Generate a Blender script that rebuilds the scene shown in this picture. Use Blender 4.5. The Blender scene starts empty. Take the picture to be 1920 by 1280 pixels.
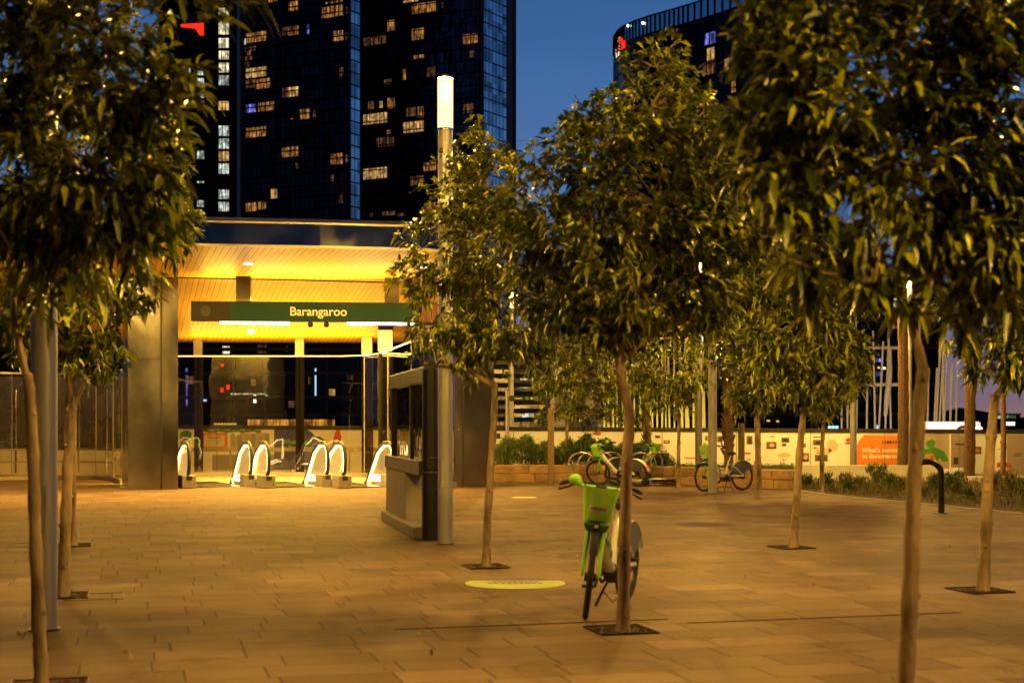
import bpy, math, random
import numpy as np
from mathutils import Vector, Matrix
R = math.radians
sc = bpy.context.scene
col = sc.collection
F = 2667.0; HY = 795.0; EYE = 1.55

# ------------------------------------------------------------------ layout helpers
def W(px, py, D):
    return Vector(((px-960)/F*D, D, EYE-(py-HY)/F*D))
def GD(py): return EYE*F/(py-HY)
def GP(px, py):
    D = GD(py); return Vector(((px-960)/F*D, D, 0))

class MB:
    def __init__(s): s.v = []; s.f = []; s.mi = []; s.m = 0
    def add(s, vs, fs):
        n = len(s.v); s.v += [tuple(v) for v in vs]
        s.f += [tuple(i+n for i in f) for f in fs]; s.mi += [s.m]*len(fs); return s
    def box(s, c, d, rz=0, M=None, taper=1.0):
        x, y, z = d[0]/2, d[1]/2, d[2]/2
        vs = []
        for sz in (-1, 1):
            t = taper if sz > 0 else 1
            for sx, sy in ((-1,-1),(1,-1),(1,1),(-1,1)):
                vs.append(Vector((sx*x*t, sy*y*t, sz*z)))
        rot = Matrix.Rotation(rz, 3, 'Z') if M is None else M
        vs = [rot @ v + Vector(c) for v in vs]
        return s.add(vs, [(0,3,2,1),(4,5,6,7),(0,1,5,4),(1,2,6,5),(2,3,7,6),(3,0,4,7)])
    def bar(s, a, b, w, h):
        """box of width w, height h between a and b (h along z-ish)"""
        a = Vector(a); b = Vector(b); d = (b-a); L = d.length; d.normalize()
        up = Vector((0,0,1)) if abs(d.z) < .95 else Vector((0,1,0))
        sd = d.cross(up).normalized(); up = sd.cross(d)
        M = Matrix((sd, d, up)).transposed()
        return s.box((a+b)/2, (w, L, h), M=M)
    def tube(s, pts, r, n=8, cap=True, closed=False):
        pts = [Vector(p) for p in pts]
        if not isinstance(r, (list, tuple)): r = [r]*len(pts)
        vs = []; fs = []; ref = None; m = len(pts)
        for i, p in enumerate(pts):
            if closed: t = pts[(i+1) % m]-pts[i-1]
            else: t = pts[min(i+1, m-1)]-pts[max(i-1, 0)]
            t.normalize()
            if ref is None: ref = t.orthogonal().normalized()
            ref = (ref - t*ref.dot(t))
            if ref.length < 1e-6: ref = t.orthogonal()
            ref.normalize(); b = t.cross(ref)
            for k in range(n):
                a = 2*math.pi*k/n
                vs.append(p + (ref*math.cos(a)+b*math.sin(a))*r[i])
        for i in range(m if closed else m-1):
            j = (i+1) % m
            for k in range(n):
                l = (k+1) % n
                fs.append((i*n+k, i*n+l, j*n+l, j*n+k))
        if cap and not closed:
            fs.append(tuple(range(n-1, -1, -1))); fs.append(tuple((m-1)*n+k for k in range(n)))
        return s.add(vs, fs)
    def ring(s, c, R_, r, axis=(0,1,0), n=28, k=8):
        ax = Vector(axis).normalized(); u = ax.orthogonal().normalized(); v = ax.cross(u)
        return s.tube([Vector(c)+u*math.cos(2*math.pi*i/n)*R_+v*math.sin(2*math.pi*i/n)*R_ for i in range(n)], r, k, closed=True)
    def cyl(s, a, b, r, n=16): return s.tube([a, b], r, n)
    def poly(s, pts, t=None):
        """extrude polygon along vector t"""
        pts = [Vector(p) for p in pts]; n = len(pts)
        if t is None: return s.add(pts, [tuple(range(n))])
        t = Vector(t)
        return s.add(pts+[p+t for p in pts], [tuple(range(n)), tuple(range(2*n-1, n-1, -1))]+[(i, i+n, (i+1) % n+n, (i+1) % n) for i in range(n)])
    def sphere(s, c, r, n=8, m=5, sc_=(1,1,1)):
        c = Vector(c); vs = [c+Vector((0,0,-r*sc_[2]))]
        for i in range(1, m):
            a = -math.pi/2+math.pi*i/m
            for k in range(n):
                b = 2*math.pi*k/n
                vs.append(c+Vector((r*math.cos(a)*math.cos(b)*sc_[0], r*math.cos(a)*math.sin(b)*sc_[1], r*math.sin(a)*sc_[2])))
        vs.append(c+Vector((0,0,r*sc_[2]))); fs = []
        for k in range(n):
            l = (k+1) % n
            fs.append((0, 1+l, 1+k))
            for i in range(m-2): fs.append((1+i*n+k, 1+i*n+l, 1+(i+1)*n+l, 1+(i+1)*n+k))
            fs.append((1+(m-2)*n+k, 1+(m-2)*n+l, len(vs)-1))
        return s.add(vs, fs)
    def build(s, name, mat, parent=None, smooth=False, bevel=0, local=False):
        off = Vector((0,0,0)) if (parent is None or local) else wloc(parent)
        me = bpy.data.meshes.new(name)
        me.from_pydata([(v[0]-off.x, v[1]-off.y, v[2]-off.z) for v in s.v], [], s.f)
        mats = mat if isinstance(mat, (list, tuple)) else [mat]
        for m in mats: me.materials.append(m)
        if len(mats) > 1: me.polygons.foreach_set('material_index', s.mi)
        if smooth:
            me.polygons.foreach_set('use_smooth', [True]*len(me.polygons))
            me.set_sharp_from_angle(angle=R(38))
        me.update()
        o = bpy.data.objects.new(name, me); col.objects.link(o)
        if parent: o.parent = parent
        if bevel:
            b = o.modifiers.new('b', 'BEVEL'); b.width = bevel; b.segments = 2; b.limit_method = 'ANGLE'
        return o
def wloc(o):
    v = Vector((0,0,0))
    while o is not None: v = v+o.location; o = o.parent
    return v
def tag(o, label=None, cat=None, group=None, kind=None):
    if label: o['label'] = label
    if cat: o['category'] = cat
    if group: o['group'] = group
    if kind: o['kind'] = kind
    return o
def thing(name, loc, label, cat, group=None, rz=0):
    o = bpy.data.objects.new(name, None); col.objects.link(o); o.empty_display_size = .1
    o.location = loc; o.rotation_euler = (0, 0, rz); return tag(o, label, cat, group)
def copy_tree(o, parent=None):
    c = o.copy(); col.objects.link(c)
    if parent: c.parent = parent
    for ch in [x for x in bpy.data.objects if x.parent == o]: copy_tree(ch, c)
    return c
def text_mesh(name, txt, size, mat, parent, M, depth=.004, align='LEFT', bold=0.0):
    cu = bpy.data.curves.new('t', 'FONT'); cu.body = txt; cu.size = size; cu.extrude = depth/2; cu.align_x = align; cu.offset = bold
    t = bpy.data.objects.new('t', cu); col.objects.link(t)
    dg = bpy.context.evaluated_depsgraph_get(); me = bpy.data.meshes.new_from_object(t.evaluated_get(dg))
    bpy.data.objects.remove(t); me.name = name
    me.transform(M)
    if parent is not None: me.transform(Matrix.Translation(-wloc(parent)) if not parent.get('_loc') else Matrix())
    me.materials.clear(); me.materials.append(mat)
    o = bpy.data.objects.new(name, me); col.objects.link(o)
    if parent is not None: o.parent = parent
    return o
def facing(loc, right=(1,0,0), up=(0,0,1)):
    r = Vector(right).normalized(); u = Vector(up).normalized(); n = r.cross(u)
    M = Matrix((r, u, n)).transposed().to_4x4(); M.translation = Vector(loc); return M

# ------------------------------------------------------------------ materials
def N(nt, t, **k):
    n = nt.nodes.new(t)
    for a, b in k.items():
        if a == 'i':
            for kk, vv in b.items(): n.inputs[kk].default_value = vv
        else: setattr(n, a, b)
    return n
def mat(name, c, rough=.5, metal=0, var=.12, scale=6, bump=0, bscale=40, spec=.5, stretch=(1,1,1), coat=0):
    m = bpy.data.materials.new(name); m.use_nodes = True; nt = m.node_tree; L = nt.links
    b = nt.nodes['Principled BSDF']; b.inputs['Roughness'].default_value = rough; b.inputs['Metallic'].default_value = metal
    b.inputs['Specular IOR Level'].default_value = spec; b.inputs['Coat Weight'].default_value = coat
    tc = N(nt, 'ShaderNodeTexCoord'); mp = N(nt, 'ShaderNodeMapping'); mp.inputs['Scale'].default_value = stretch
    L.new(tc.outputs['Object'], mp.inputs['Vector'])
    n = N(nt, 'ShaderNodeTexNoise', i={'Scale': scale, 'Detail': 5, 'Roughness': .6}); L.new(mp.outputs[0], n.inputs['Vector'])
    r = N(nt, 'ShaderNodeMapRange', i={'From Min': .3, 'From Max': .7, 'To Min': 1-var, 'To Max': 1+var}); L.new(n.outputs['Fac'], r.inputs['Value'])
    mx = N(nt, 'ShaderNodeVectorMath', operation='SCALE'); mx.inputs[0].default_value = c[:3]; L.new(r.outputs[0], mx.inputs['Scale'])
    L.new(mx.outputs[0], b.inputs['Base Color'])
    rr = N(nt, 'ShaderNodeMapRange', i={'From Min': .3, 'From Max': .7, 'To Min': max(0, rough-.07), 'To Max': min(1, rough+.07)}); L.new(n.outputs['Fac'], rr.inputs['Value']); L.new(rr.outputs[0], b.inputs['Roughness'])
    if bump:
        n2 = N(nt, 'ShaderNodeTexNoise', i={'Scale': bscale, 'Detail': 4}); L.new(mp.outputs[0], n2.inputs['Vector'])
        bp = N(nt, 'ShaderNodeBump', i={'Strength': bump, 'Distance': .01}); L.new(n2.outputs['Fac'], bp.inputs['Height']); L.new(bp.outputs[0], b.inputs['Normal'])
    return m
def emit(name, c, s, base=(.8,.8,.8)):
    m = bpy.data.materials.new(name); m.use_nodes = True; b = m.node_tree.nodes['Principled BSDF']
    b.inputs['Base Color'].default_value = (*base, 1); b.inputs['Emission Color'].default_value = (*c, 1); b.inputs['Emission Strength'].default_value = s
    return m
def glass(name, tint=(.86,.84,.78), refl=.1, rough=.02):
    m = bpy.data.materials.new(name); m.use_nodes = True; nt = m.node_tree; L = nt.links
    nt.nodes.remove(nt.nodes['Principled BSDF']); out = nt.nodes['Material Output']
    t = N(nt, 'ShaderNodeBsdfTransparent'); t.inputs[0].default_value = (*tint, 1)
    g = N(nt, 'ShaderNodeBsdfGlossy'); g.inputs['Roughness'].default_value = rough; g.inputs[0].default_value = (1,1,1,1)
    lw = N(nt, 'ShaderNodeLayerWeight', i={'Blend': .25})
    mr = N(nt, 'ShaderNodeMapRange', i={'To Min': refl, 'To Max': .8}); L.new(lw.outputs['Fresnel'], mr.inputs[0])
    tc = N(nt, 'ShaderNodeTexCoord'); n = N(nt, 'ShaderNodeTexNoise', i={'Scale': .8}); L.new(tc.outputs['Object'], n.inputs['Vector'])
    bp = N(nt, 'ShaderNodeBump', i={'Strength': .06, 'Distance': .2}); L.new(n.outputs['Fac'], bp.inputs['Height']); L.new(bp.outputs[0], g.inputs['Normal'])
    mx = N(nt, 'ShaderNodeMixShader'); L.new(mr.outputs[0], mx.inputs[0]); L.new(t.outputs[0], mx.inputs[1]); L.new(g.outputs[0], mx.inputs[2]); L.new(mx.outputs[0], out.inputs[0])
    return m

M = {}
M['steel'] = mat('brushed_steel', (.34,.315,.27), .23, .95, .3, .9, .35, 3, stretch=(1,1,.6))
M['pole'] = mat('pole_paint', (.36,.355,.36), .42, .35, .06, 3, .05, 60)
M['dark_metal'] = mat('dark_metal', (.035,.032,.03), .38, .6, .15, 5)
M['black'] = mat('black_rubber', (.012,.012,.012), .55, 0, .2, 20)
M['tyre'] = mat('tyre_rubber', (.03,.024,.02), .8, 0, .25, 30, .4, 90)
M['blue'] = mat('blue_enamel', (.004,.018,.20), .12, 0, .08, 2, spec=.15)
M['trim'] = mat('roof_trim', (.34,.31,.27), .4, .6, .1, 2)
M['concrete'] = mat('pale_concrete', (.33,.30,.25), .8, 0, .12, 4, .3, 50)
M['white_wall'] = mat('white_rendered_wall', (.80,.76,.68), .8, 0, .06, 3, .1, 40)
M['cream'] = mat('hoarding_cream', (.74,.76,.80), .6, 0, .05, 1.5)
M['green_sign'] = mat('sign_green', (.002,.034,.026), .5, 0, .04, 2, spec=.2)
M['letter'] = mat('sign_letter', (.75,.68,.58), .5, 0, .02)
M['brown_box'] = mat('brown_metal', (.05,.04,.035), .4, .4, .1)
M['lime'] = mat('lime_paint', (.30,.68,.02), .33, 0, .06, 8, coat=.3)
M['basket'] = mat('basket_plastic', (.40,.80,.08), .45, 0, .08, 8)
M['bike_white'] = mat('bike_white', (.68,.66,.58), .35, 0, .08, 9, coat=.3)
M['dgreen'] = mat('deep_green_plastic', (.05,.25,.04), .45)
M['guard'] = mat('grey_skirt_guard', (.09,.10,.12), .4, 0, .15, 8)
M['hoop'] = mat('rack_steel', (.55,.5,.44), .3, .85, .1)
M['soil'] = mat('soil_mulch', (.06,.035,.02), .95, 0, .6, 30, .8, 60)
M['bark'] = mat('bark', (.27,.195,.115), .85, 0, .75, 7, 1.0, 30, stretch=(1,1,.35))
M['palm_bark'] = mat('palm_bark', (.16,.095,.055), .9, 0, .4, 14, .8, 30)
M['timber_post'] = mat('timber_post', (.22,.15,.09), .8, 0, .2, 6, .3, 30, stretch=(1,1,.2))
M['cladding'] = mat('tower_stone_cladding', (.15,.105,.105), .6, 0, .1, .3)
M['mullion'] = mat('tower_mullion', (.010,.010,.012), .5, .3, .1, .5)
M['slab'] = mat('floor_slab', (.10,.10,.11), .7, 0, .1)
M['matte'] = mat('matte_dark_frame_and_shade', (.012,.010,.009), .8, 0, .1, spec=.1)
M['lamp_core'] = emit('lamp_burner', (1,.555,.09), 9300)
M['station_strip'] = emit('warm_strip', (1,.64,.22), 4)
M['esc_light'] = emit('escalator_light', (1,.66,.22), 10)
M['esc_soft'] = emit('escalator_soft_light', (1,.62,.22), 2.4)
M['bar_light'] = emit('white_bar_light', (1,.86,.72), 14)
M['downlight'] = emit('downlight_face', (1,.86,.66), 40)
M['chrome'] = mat('polished_metal', (.7,.66,.6), .15, 1, .05)

def lens_mat():
    m = bpy.data.materials.new('lamp_lens'); m.use_nodes = True; nt = m.node_tree; L = nt.links
    nt.nodes.remove(nt.nodes['Principled BSDF']); out = nt.nodes['Material Output']
    t = N(nt, 'ShaderNodeBsdfTransparent'); e = N(nt, 'ShaderNodeEmission', i={'Strength': 4.2}); e.inputs[0].default_value = (1,.66,.26,1)
    mx = N(nt, 'ShaderNodeMixShader', i={0: .3}); L.new(t.outputs[0], mx.inputs[1]); L.new(e.outputs[0], mx.inputs[2]); L.new(mx.outputs[0], out.inputs[0]); return m
M['lens'] = lens_mat()
M['glass'] = glass('clear_glass', (.80,.74,.62), .10)
M['kiosk_glass'] = glass('kiosk_glass', (.55,.53,.48), .16)
M['balus_glass'] = glass('glowing_balustrade_glass', (.93,.88,.74), .06)
nt_ = M['balus_glass'].node_tree; o_ = nt_.nodes['Material Output']; src_ = o_.inputs[0].links[0].from_socket
em_ = N(nt_, 'ShaderNodeEmission', i={'Strength': .12}); em_.inputs[0].default_value = (1,.58,.16,1); ad_ = N(nt_, 'ShaderNodeAddShader'); nt_.links.new(src_, ad_.inputs[0]); nt_.links.new(em_.outputs[0], ad_.inputs[1]); nt_.links.new(ad_.outputs[0], o_.inputs[0])  # warm emission added: light caught in the glass is put into the material
M['parapet_glass'] = glass('parapet_glass', (.35,.5,.6), .25)

def leaf_mat(name, c0, c1, rough=.36):
    m = bpy.data.materials.new(name); m.use_nodes = True; nt = m.node_tree; L = nt.links
    b = nt.nodes['Principled BSDF']; b.inputs['Roughness'].default_value = rough; b.inputs['Specular IOR Level'].default_value = .45
    a = N(nt, 'ShaderNodeAttribute', attribute_name='rnd')
    r = N(nt, 'ShaderNodeValToRGB'); r.color_ramp.elements[0].color = (*c0, 1); r.color_ramp.elements[1].color = (*c1, 1)
    r.color_ramp.elements[0].position = .38; r.color_ramp.elements[1].position = .90; L.new(a.outputs['Fac'], r.inputs[0])
    g = N(nt, 'ShaderNodeNewGeometry')
    tc = N(nt, 'ShaderNodeTexCoord'); n = N(nt, 'ShaderNodeTexNoise', i={'Scale': 35}); L.new(tc.outputs['Object'], n.inputs['Vector'])
    bp = N(nt, 'ShaderNodeBump', i={'Strength': .35, 'Distance': .01}); L.new(n.outputs['Fac'], bp.inputs['Height']); L.new(bp.outputs[0], b.inputs['Normal'])
    L.new(r.outputs[0], b.inputs['Base Color'])
    t = N(nt, 'ShaderNodeBsdfTranslucent'); L.new(r.outputs[0], t.inputs[0])
    mx = N(nt, 'ShaderNodeMixShader', i={0: .10}); L.new(b.outputs[0], mx.inputs[1]); L.new(t.outputs[0], mx.inputs[2]); L.new(mx.outputs[0], nt.nodes['Material Output'].inputs[0])
    return m
M['leaf'] = leaf_mat('tree_leaf', (.024,.042,.003), (.44,.49,.018), .32)
M['hedge_leaf'] = leaf_mat('hedge_leaf', (.04,.08,.008), (.14,.20,.02), .5)
M['grass_leaf'] = leaf_mat('grass_leaf', (.07,.07,.015), (.22,.18,.05), .6)
M['palm_leaf'] = leaf_mat('palm_leaf', (.03,.05,.01), (.09,.10,.02), .5)
M['litter'] = leaf_mat('leaf_litter', (.25,.14,.03), (.5,.38,.12), .6)

ANG = R(15)
def paving_mat():
    m = bpy.data.materials.new('granite_paving'); m.use_nodes = True; nt = m.node_tree; L = nt.links
    b = nt.nodes['Principled BSDF']; b.inputs['Specular IOR Level'].default_value = .05
    tc = N(nt, 'ShaderNodeTexCoord'); mp = N(nt, 'ShaderNodeVectorRotate', rotation_type='Z_AXIS'); mp.inputs['Angle'].default_value = -ANG
    L.new(tc.outputs['Object'], mp.inputs['Vector']); sp = N(nt, 'ShaderNodeSeparateXYZ'); L.new(mp.outputs[0], sp.inputs[0])
    def ma(op, a, b_=None, c=None):
        n = N(nt, 'ShaderNodeMath', operation=op)
        for i, x in enumerate((a, b_, c)):
            if x is None: continue
            if isinstance(x, (int, float)): n.inputs[i].default_value = x
            else: L.new(x, n.inputs[i])
        return n.outputs[0]
    y = ma('DIVIDE', sp.outputs[1], .40); row = ma('FLOOR', y); fy = ma('FRACT', y)
    w1 = N(nt, 'ShaderNodeTexWhiteNoise', noise_dimensions='1D'); L.new(row, w1.inputs['W'])
    PW = 1.28
    x = ma('ADD', ma('DIVIDE', sp.outputs[0], PW), w1.outputs['Value']); pair = ma('FLOOR', x); t = ma('FRACT', x)
    cv = N(nt, 'ShaderNodeCombineXYZ'); L.new(pair, cv.inputs[0]); L.new(row, cv.inputs[1])
    w2 = N(nt, 'ShaderNodeTexWhiteNoise', noise_dimensions='2D'); L.new(cv.outputs[0], w2.inputs['Vector'])
    s = ma('MULTIPLY_ADD', w2.outputs['Value'], .34, .33)
    side = ma('GREATER_THAN', t, s)
    cid = ma('ADD', ma('MULTIPLY', pair, 2.0), side)
    cv2 = N(nt, 'ShaderNodeCombineXYZ'); L.new(cid, cv2.inputs[0]); L.new(row, cv2.inputs[1]); cv2.inputs[2].default_value = 7.3
    w3 = N(nt, 'ShaderNodeTexWhiteNoise', noise_dimensions='3D'); L.new(cv2.outputs[0], w3.inputs['Vector'])
    dx = ma('MULTIPLY', ma('MINIMUM', ma('MINIMUM', t, ma('SUBTRACT', 1.0, t)), ma('ABSOLUTE', ma('SUBTRACT', t, s))), PW)
    dy = ma('MULTIPLY', ma('MINIMUM', fy, ma('SUBTRACT', 1.0, fy)), .40)
    d = ma('MINIMUM', ma('MULTIPLY', dx, .75), dy)
    joint = N(nt, 'ShaderNodeMapRange', i={'From Min': .0035, 'From Max': .0075}); L.new(d, joint.inputs[0])
    # colour
    rp = N(nt, 'ShaderNodeValToRGB'); cr = rp.color_ramp
    cr.elements[0].color = (.135,.092,.064,1); cr.elements[0].position = 0
    e = cr.elements.new(.10); e.color = (.165,.113,.078,1)
    e = cr.elements.new(.75); e.color = (.195,.133,.091,1)
    cr.elements[-1].color = (.235,.162,.112,1); L.new(w3.outputs['Value'], rp.inputs[0])
    n1 = N(nt, 'ShaderNodeTexNoise', i={'Scale': .55, 'Detail': 6, 'Roughness': .65}); L.new(tc.outputs['Object'], n1.inputs['Vector'])
    n2 = N(nt, 'ShaderNodeTexNoise', i={'Scale': 120, 'Detail': 3}); L.new(tc.outputs['Object'], n2.inputs['Vector'])
    n3 = N(nt, 'ShaderNodeTexNoise', i={'Scale': 9, 'Detail': 5, 'Roughness': .7}); L.new(tc.outputs['Object'], n3.inputs['Vector'])
    k = ma('MULTIPLY', ma('MULTIPLY_ADD', n1.outputs['Fac'], .7, .65), ma('MULTIPLY_ADD', n2.outputs['Fac'], .7, .65))
    k = ma('MULTIPLY', k, ma('MULTIPLY_ADD', n3.outputs['Fac'], .4, .8))
    k = ma('MULTIPLY', k, ma('MULTIPLY_ADD', joint.outputs[0], .62, .38))
    vo = N(nt, 'ShaderNodeTexVoronoi', i={'Scale': 2.3}); L.new(tc.outputs['Object'], vo.inputs['Vector'])
    gum = N(nt, 'ShaderNodeMapRange', i={'From Min': .035, 'From Max': .06, 'To Min': .5, 'To Max': 1}); L.new(vo.outputs['Distance'], gum.inputs[0]); k = ma('MULTIPLY', k, gum.outputs[0])
    st_ = N(nt, 'ShaderNodeTexNoise', i={'Scale': .9, 'Detail': 8, 'Roughness': .7, 'Distortion': 1.2}); L.new(tc.outputs['Object'], st_.inputs['Vector'])
    stm = N(nt, 'ShaderNodeMapRange', i={'From Min': .52, 'From Max': .68, 'To Min': 1, 'To Max': .62}); L.new(st_.outputs['Fac'], stm.inputs[0]); k = ma('MULTIPLY', k, stm.outputs[0])
    vm = N(nt, 'ShaderNodeVectorMath', operation='SCALE'); L.new(rp.outputs[0], vm.inputs[0]); L.new(k, vm.inputs['Scale']); L.new(vm.outputs[0], b.inputs['Base Color'])
    L.new(ma('MULTIPLY_ADD', n3.outputs['Fac'], .3, .5), b.inputs['Roughness'])
    h = ma('ADD', ma('MULTIPLY', joint.outputs[0], .8), ma('ADD', ma('MULTIPLY', n2.outputs['Fac'], .22), ma('MULTIPLY', w3.outputs['Value'], .25)))
    bp = N(nt, 'ShaderNodeBump', i={'Strength': .6, 'Distance': .004}); L.new(h, bp.inputs['Height'])
    # each slab sits with a very slight tilt of its own
    vs = N(nt, 'ShaderNodeVectorMath', operation='MULTIPLY_ADD'); L.new(w3.outputs['Color'], vs.inputs[0]); vs.inputs[1].default_value = (.05,.05,0); vs.inputs[2].default_value = (-.025,-.025,0)
    va = N(nt, 'ShaderNodeVectorMath', operation='ADD'); L.new(bp.outputs[0], va.inputs[0]); L.new(vs.outputs[0], va.inputs[1])
    vn = N(nt, 'ShaderNodeVectorMath', operation='NORMALIZE'); L.new(va.outputs[0], vn.inputs[0]); L.new(vn.outputs[0], b.inputs['Normal'])
    return m
M['paving'] = paving_mat()

def slat_mat():
    m = bpy.data.materials.new('timber_soffit_boards'); m.use_nodes = True; nt = m.node_tree; L = nt.links
    b = nt.nodes['Principled BSDF']; b.inputs['Roughness'].default_value = .45
    g = N(nt, 'ShaderNodeNewGeometry'); mp = N(nt, 'ShaderNodeVectorRotate', rotation_type='Z_AXIS'); mp.inputs['Angle'].default_value = -R(15.5)
    L.new(g.outputs['Position'], mp.inputs['Vector']); sp = N(nt, 'ShaderNodeSeparateXYZ'); L.new(mp.outputs[0], sp.inputs[0])
    d = N(nt, 'ShaderNodeMath', operation='DIVIDE'); d.inputs[1].default_value = .135; L.new(sp.outputs[0], d.inputs[0])
    fr = N(nt, 'ShaderNodeMath', operation='FRACT'); L.new(d.outputs[0], fr.inputs[0]); fl = N(nt, 'ShaderNodeMath', operation='FLOOR'); L.new(d.outputs[0], fl.inputs[0])
    wn = N(nt, 'ShaderNodeTexWhiteNoise', noise_dimensions='1D'); L.new(fl.outputs[0], wn.inputs['W'])
    gt = N(nt, 'ShaderNodeMath', operation='GREATER_THAN'); gt.inputs[1].default_value = .10; L.new(fr.outputs[0], gt.inputs[0])
    mpp = N(nt, 'ShaderNodeMapping'); mpp.inputs['Scale'].default_value = (14,.6,1); L.new(mp.outputs[0], mpp.inputs['Vector'])
    n = N(nt, 'ShaderNodeTexNoise', i={'Scale': 2, 'Detail': 5}); L.new(mpp.outputs[0], n.inputs['Vector'])
    k = N(nt, 'ShaderNodeMath', operation='MULTIPLY_ADD'); k.inputs[1].default_value = .35; k.inputs[2].default_value = .72; L.new(n.outputs['Fac'], k.inputs[0])
    k2 = N(nt, 'ShaderNodeMath', operation='MULTIPLY_ADD'); k2.inputs[1].default_value = .16; L.new(wn.outputs['Value'], k2.inputs[0]); L.new(k.outputs[0], k2.inputs[2])
    k3 = N(nt, 'ShaderNodeMath', operation='MULTIPLY'); L.new(k2.outputs[0], k3.inputs[0])
    k4 = N(nt, 'ShaderNodeMath', operation='MULTIPLY_ADD'); k4.inputs[1].default_value = .88; k4.inputs[2].default_value = .12; L.new(gt.outputs[0], k4.inputs[0]); L.new(k4.outputs[0], k3.inputs[1])
    vm = N(nt, 'ShaderNodeVectorMath', operation='SCALE'); vm.inputs[0].default_value = (.64,.37,.03); L.new(k3.outputs[0], vm.inputs['Scale']); L.new(vm.outputs[0], b.inputs['Base Color'])
    bp = N(nt, 'ShaderNodeBump', i={'Strength': .5, 'Distance': .01}); L.new(gt.outputs[0], bp.inputs['Height']); L.new(bp.outputs[0], b.inputs['Normal'])
    return m
M['slats'] = slat_mat()

def tower_glass(name, base, cell=(1.5, 3.2), ang=0, rough=.06):
    """dark curtain-wall glass: each pane leans a hair differently and has its own depth of tint"""
    m = bpy.data.materials.new(name); m.use_nodes = True; nt = m.node_tree; L = nt.links
    b = nt.nodes['Principled BSDF']; b.inputs['Roughness'].default_value = rough; b.inputs['Specular IOR Level'].default_value = .9
    g = N(nt, 'ShaderNodeNewGeometry'); mp = N(nt, 'ShaderNodeVectorRotate', rotation_type='Z_AXIS'); mp.inputs['Angle'].default_value = -ang
    L.new(g.outputs['Position'], mp.inputs['Vector'])
    dv = N(nt, 'ShaderNodeVectorMath', operation='DIVIDE'); dv.inputs[1].default_value = (cell[0], cell[0]*20, cell[1]); L.new(mp.outputs[0], dv.inputs[0])
    fl = N(nt, 'ShaderNodeVectorMath', operation='FLOOR'); L.new(dv.outputs[0], fl.inputs[0])
    wn = N(nt, 'ShaderNodeTexWhiteNoise', noise_dimensions='3D'); L.new(fl.outputs[0], wn.inputs['Vector'])
    r = N(nt, 'ShaderNodeMapRange', i={'To Min': .45, 'To Max': 1.7}); L.new(wn.outputs['Value'], r.inputs[0])
    vm = N(nt, 'ShaderNodeVectorMath', operation='SCALE'); vm.inputs[0].default_value = base; L.new(r.outputs[0], vm.inputs['Scale']); L.new(vm.outputs[0], b.inputs['Base Color'])
    vs = N(nt, 'ShaderNodeVectorMath', operation='MULTIPLY_ADD'); L.new(wn.outputs['Color'], vs.inputs[0]); vs.inputs[1].default_value = (.05,.05,.05); vs.inputs[2].default_value = (-.025,)*3
    va = N(nt, 'ShaderNodeVectorMath', operation='ADD'); L.new(g.outputs['Normal'], va.inputs[0]); L.new(vs.outputs[0], va.inputs[1])
    vn = N(nt, 'ShaderNodeVectorMath', operation='NORMALIZE'); L.new(va.outputs[0], vn.inputs[0]); L.new(vn.outputs[0], b.inputs['Normal'])
    return m
M['tglass'] = tower_glass('tower_dark_glass', (.13,.14,.17))
M['tglass'].node_tree.nodes['Principled BSDF'].inputs['Metallic'].default_value = .75
M['tglass2'] = tower_glass('hotel_dark_glass', (.005,.006,.012))
M['tglass2'].node_tree.nodes['Principled BSDF'].inputs['Specular IOR Level'].default_value = .7
M['tglass_side'] = tower_glass('tower_reflective_glass', (.36,.46,.52), rough=.03)
M['tglass_side'].node_tree.nodes['Principled BSDF'].inputs['Metallic'].default_value = .85
M['podium'] = tower_glass('podium_dark_glass', (.012,.010,.012), rough=.15)

def win_mat(name, c, s, sx=3.0, dark=.12):
    """a lit room behind panes: curtain folds, darker furniture, a bright lamp"""
    m = bpy.data.materials.new(name); m.use_nodes = True; nt = m.node_tree; L = nt.links
    b = nt.nodes['Principled BSDF']; b.inputs['Base Color'].default_value = (.02,.02,.02,1); b.inputs['Roughness'].default_value = .2
    g = N(nt, 'ShaderNodeNewGeometry'); mp = N(nt, 'ShaderNodeMapping'); mp.inputs['Scale'].default_value = (sx, sx*.3, .22); L.new(g.outputs['Position'], mp.inputs['Vector'])
    n = N(nt, 'ShaderNodeTexNoise', i={'Scale': 1.0, 'Detail': 2}); L.new(mp.outputs[0], n.inputs['Vector'])
    n2 = N(nt, 'ShaderNodeTexNoise', i={'Scale': .8, 'Detail': 3}); L.new(g.outputs['Position'], n2.inputs['Vector'])
    r = N(nt, 'ShaderNodeMapRange', i={'From Min': .42, 'From Max': .6, 'To Min': dark, 'To Max': 1.0}); L.new(n.outputs['Fac'], r.inputs[0])
    r2 = N(nt, 'ShaderNodeMapRange', i={'From Min': .4, 'From Max': .65, 'To Min': .45, 'To Max': 1.7}); L.new(n2.outputs['Fac'], r2.inputs[0])
    k = N(nt, 'ShaderNodeMath', operation='MULTIPLY'); L.new(r.outputs[0], k.inputs[0]); L.new(r2.outputs[0], k.inputs[1])
    k2 = N(nt, 'ShaderNodeMath', operation='MULTIPLY'); k2.inputs[1].default_value = s; L.new(k.outputs[0], k2.inputs[0])
    b.inputs['Emission Color'].default_value = (*c, 1); L.new(k2.outputs[0], b.inputs['Emission Strength'])
    return m
M['w_warm'] = win_mat('window_warm', (1,.42,.10), .42)
M['w_bright'] = win_mat('window_bright', (1,.55,.17), .64, dark=.45)
M['w_dim'] = win_mat('window_dim', (1,.42,.18), .13)
M['w_pale'] = win_mat('window_pale', (1,.86,.50), 1.0, dark=.3)
M['w_white'] = win_mat('window_white', (.9,1,.85), .8, dark=.2)
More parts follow.
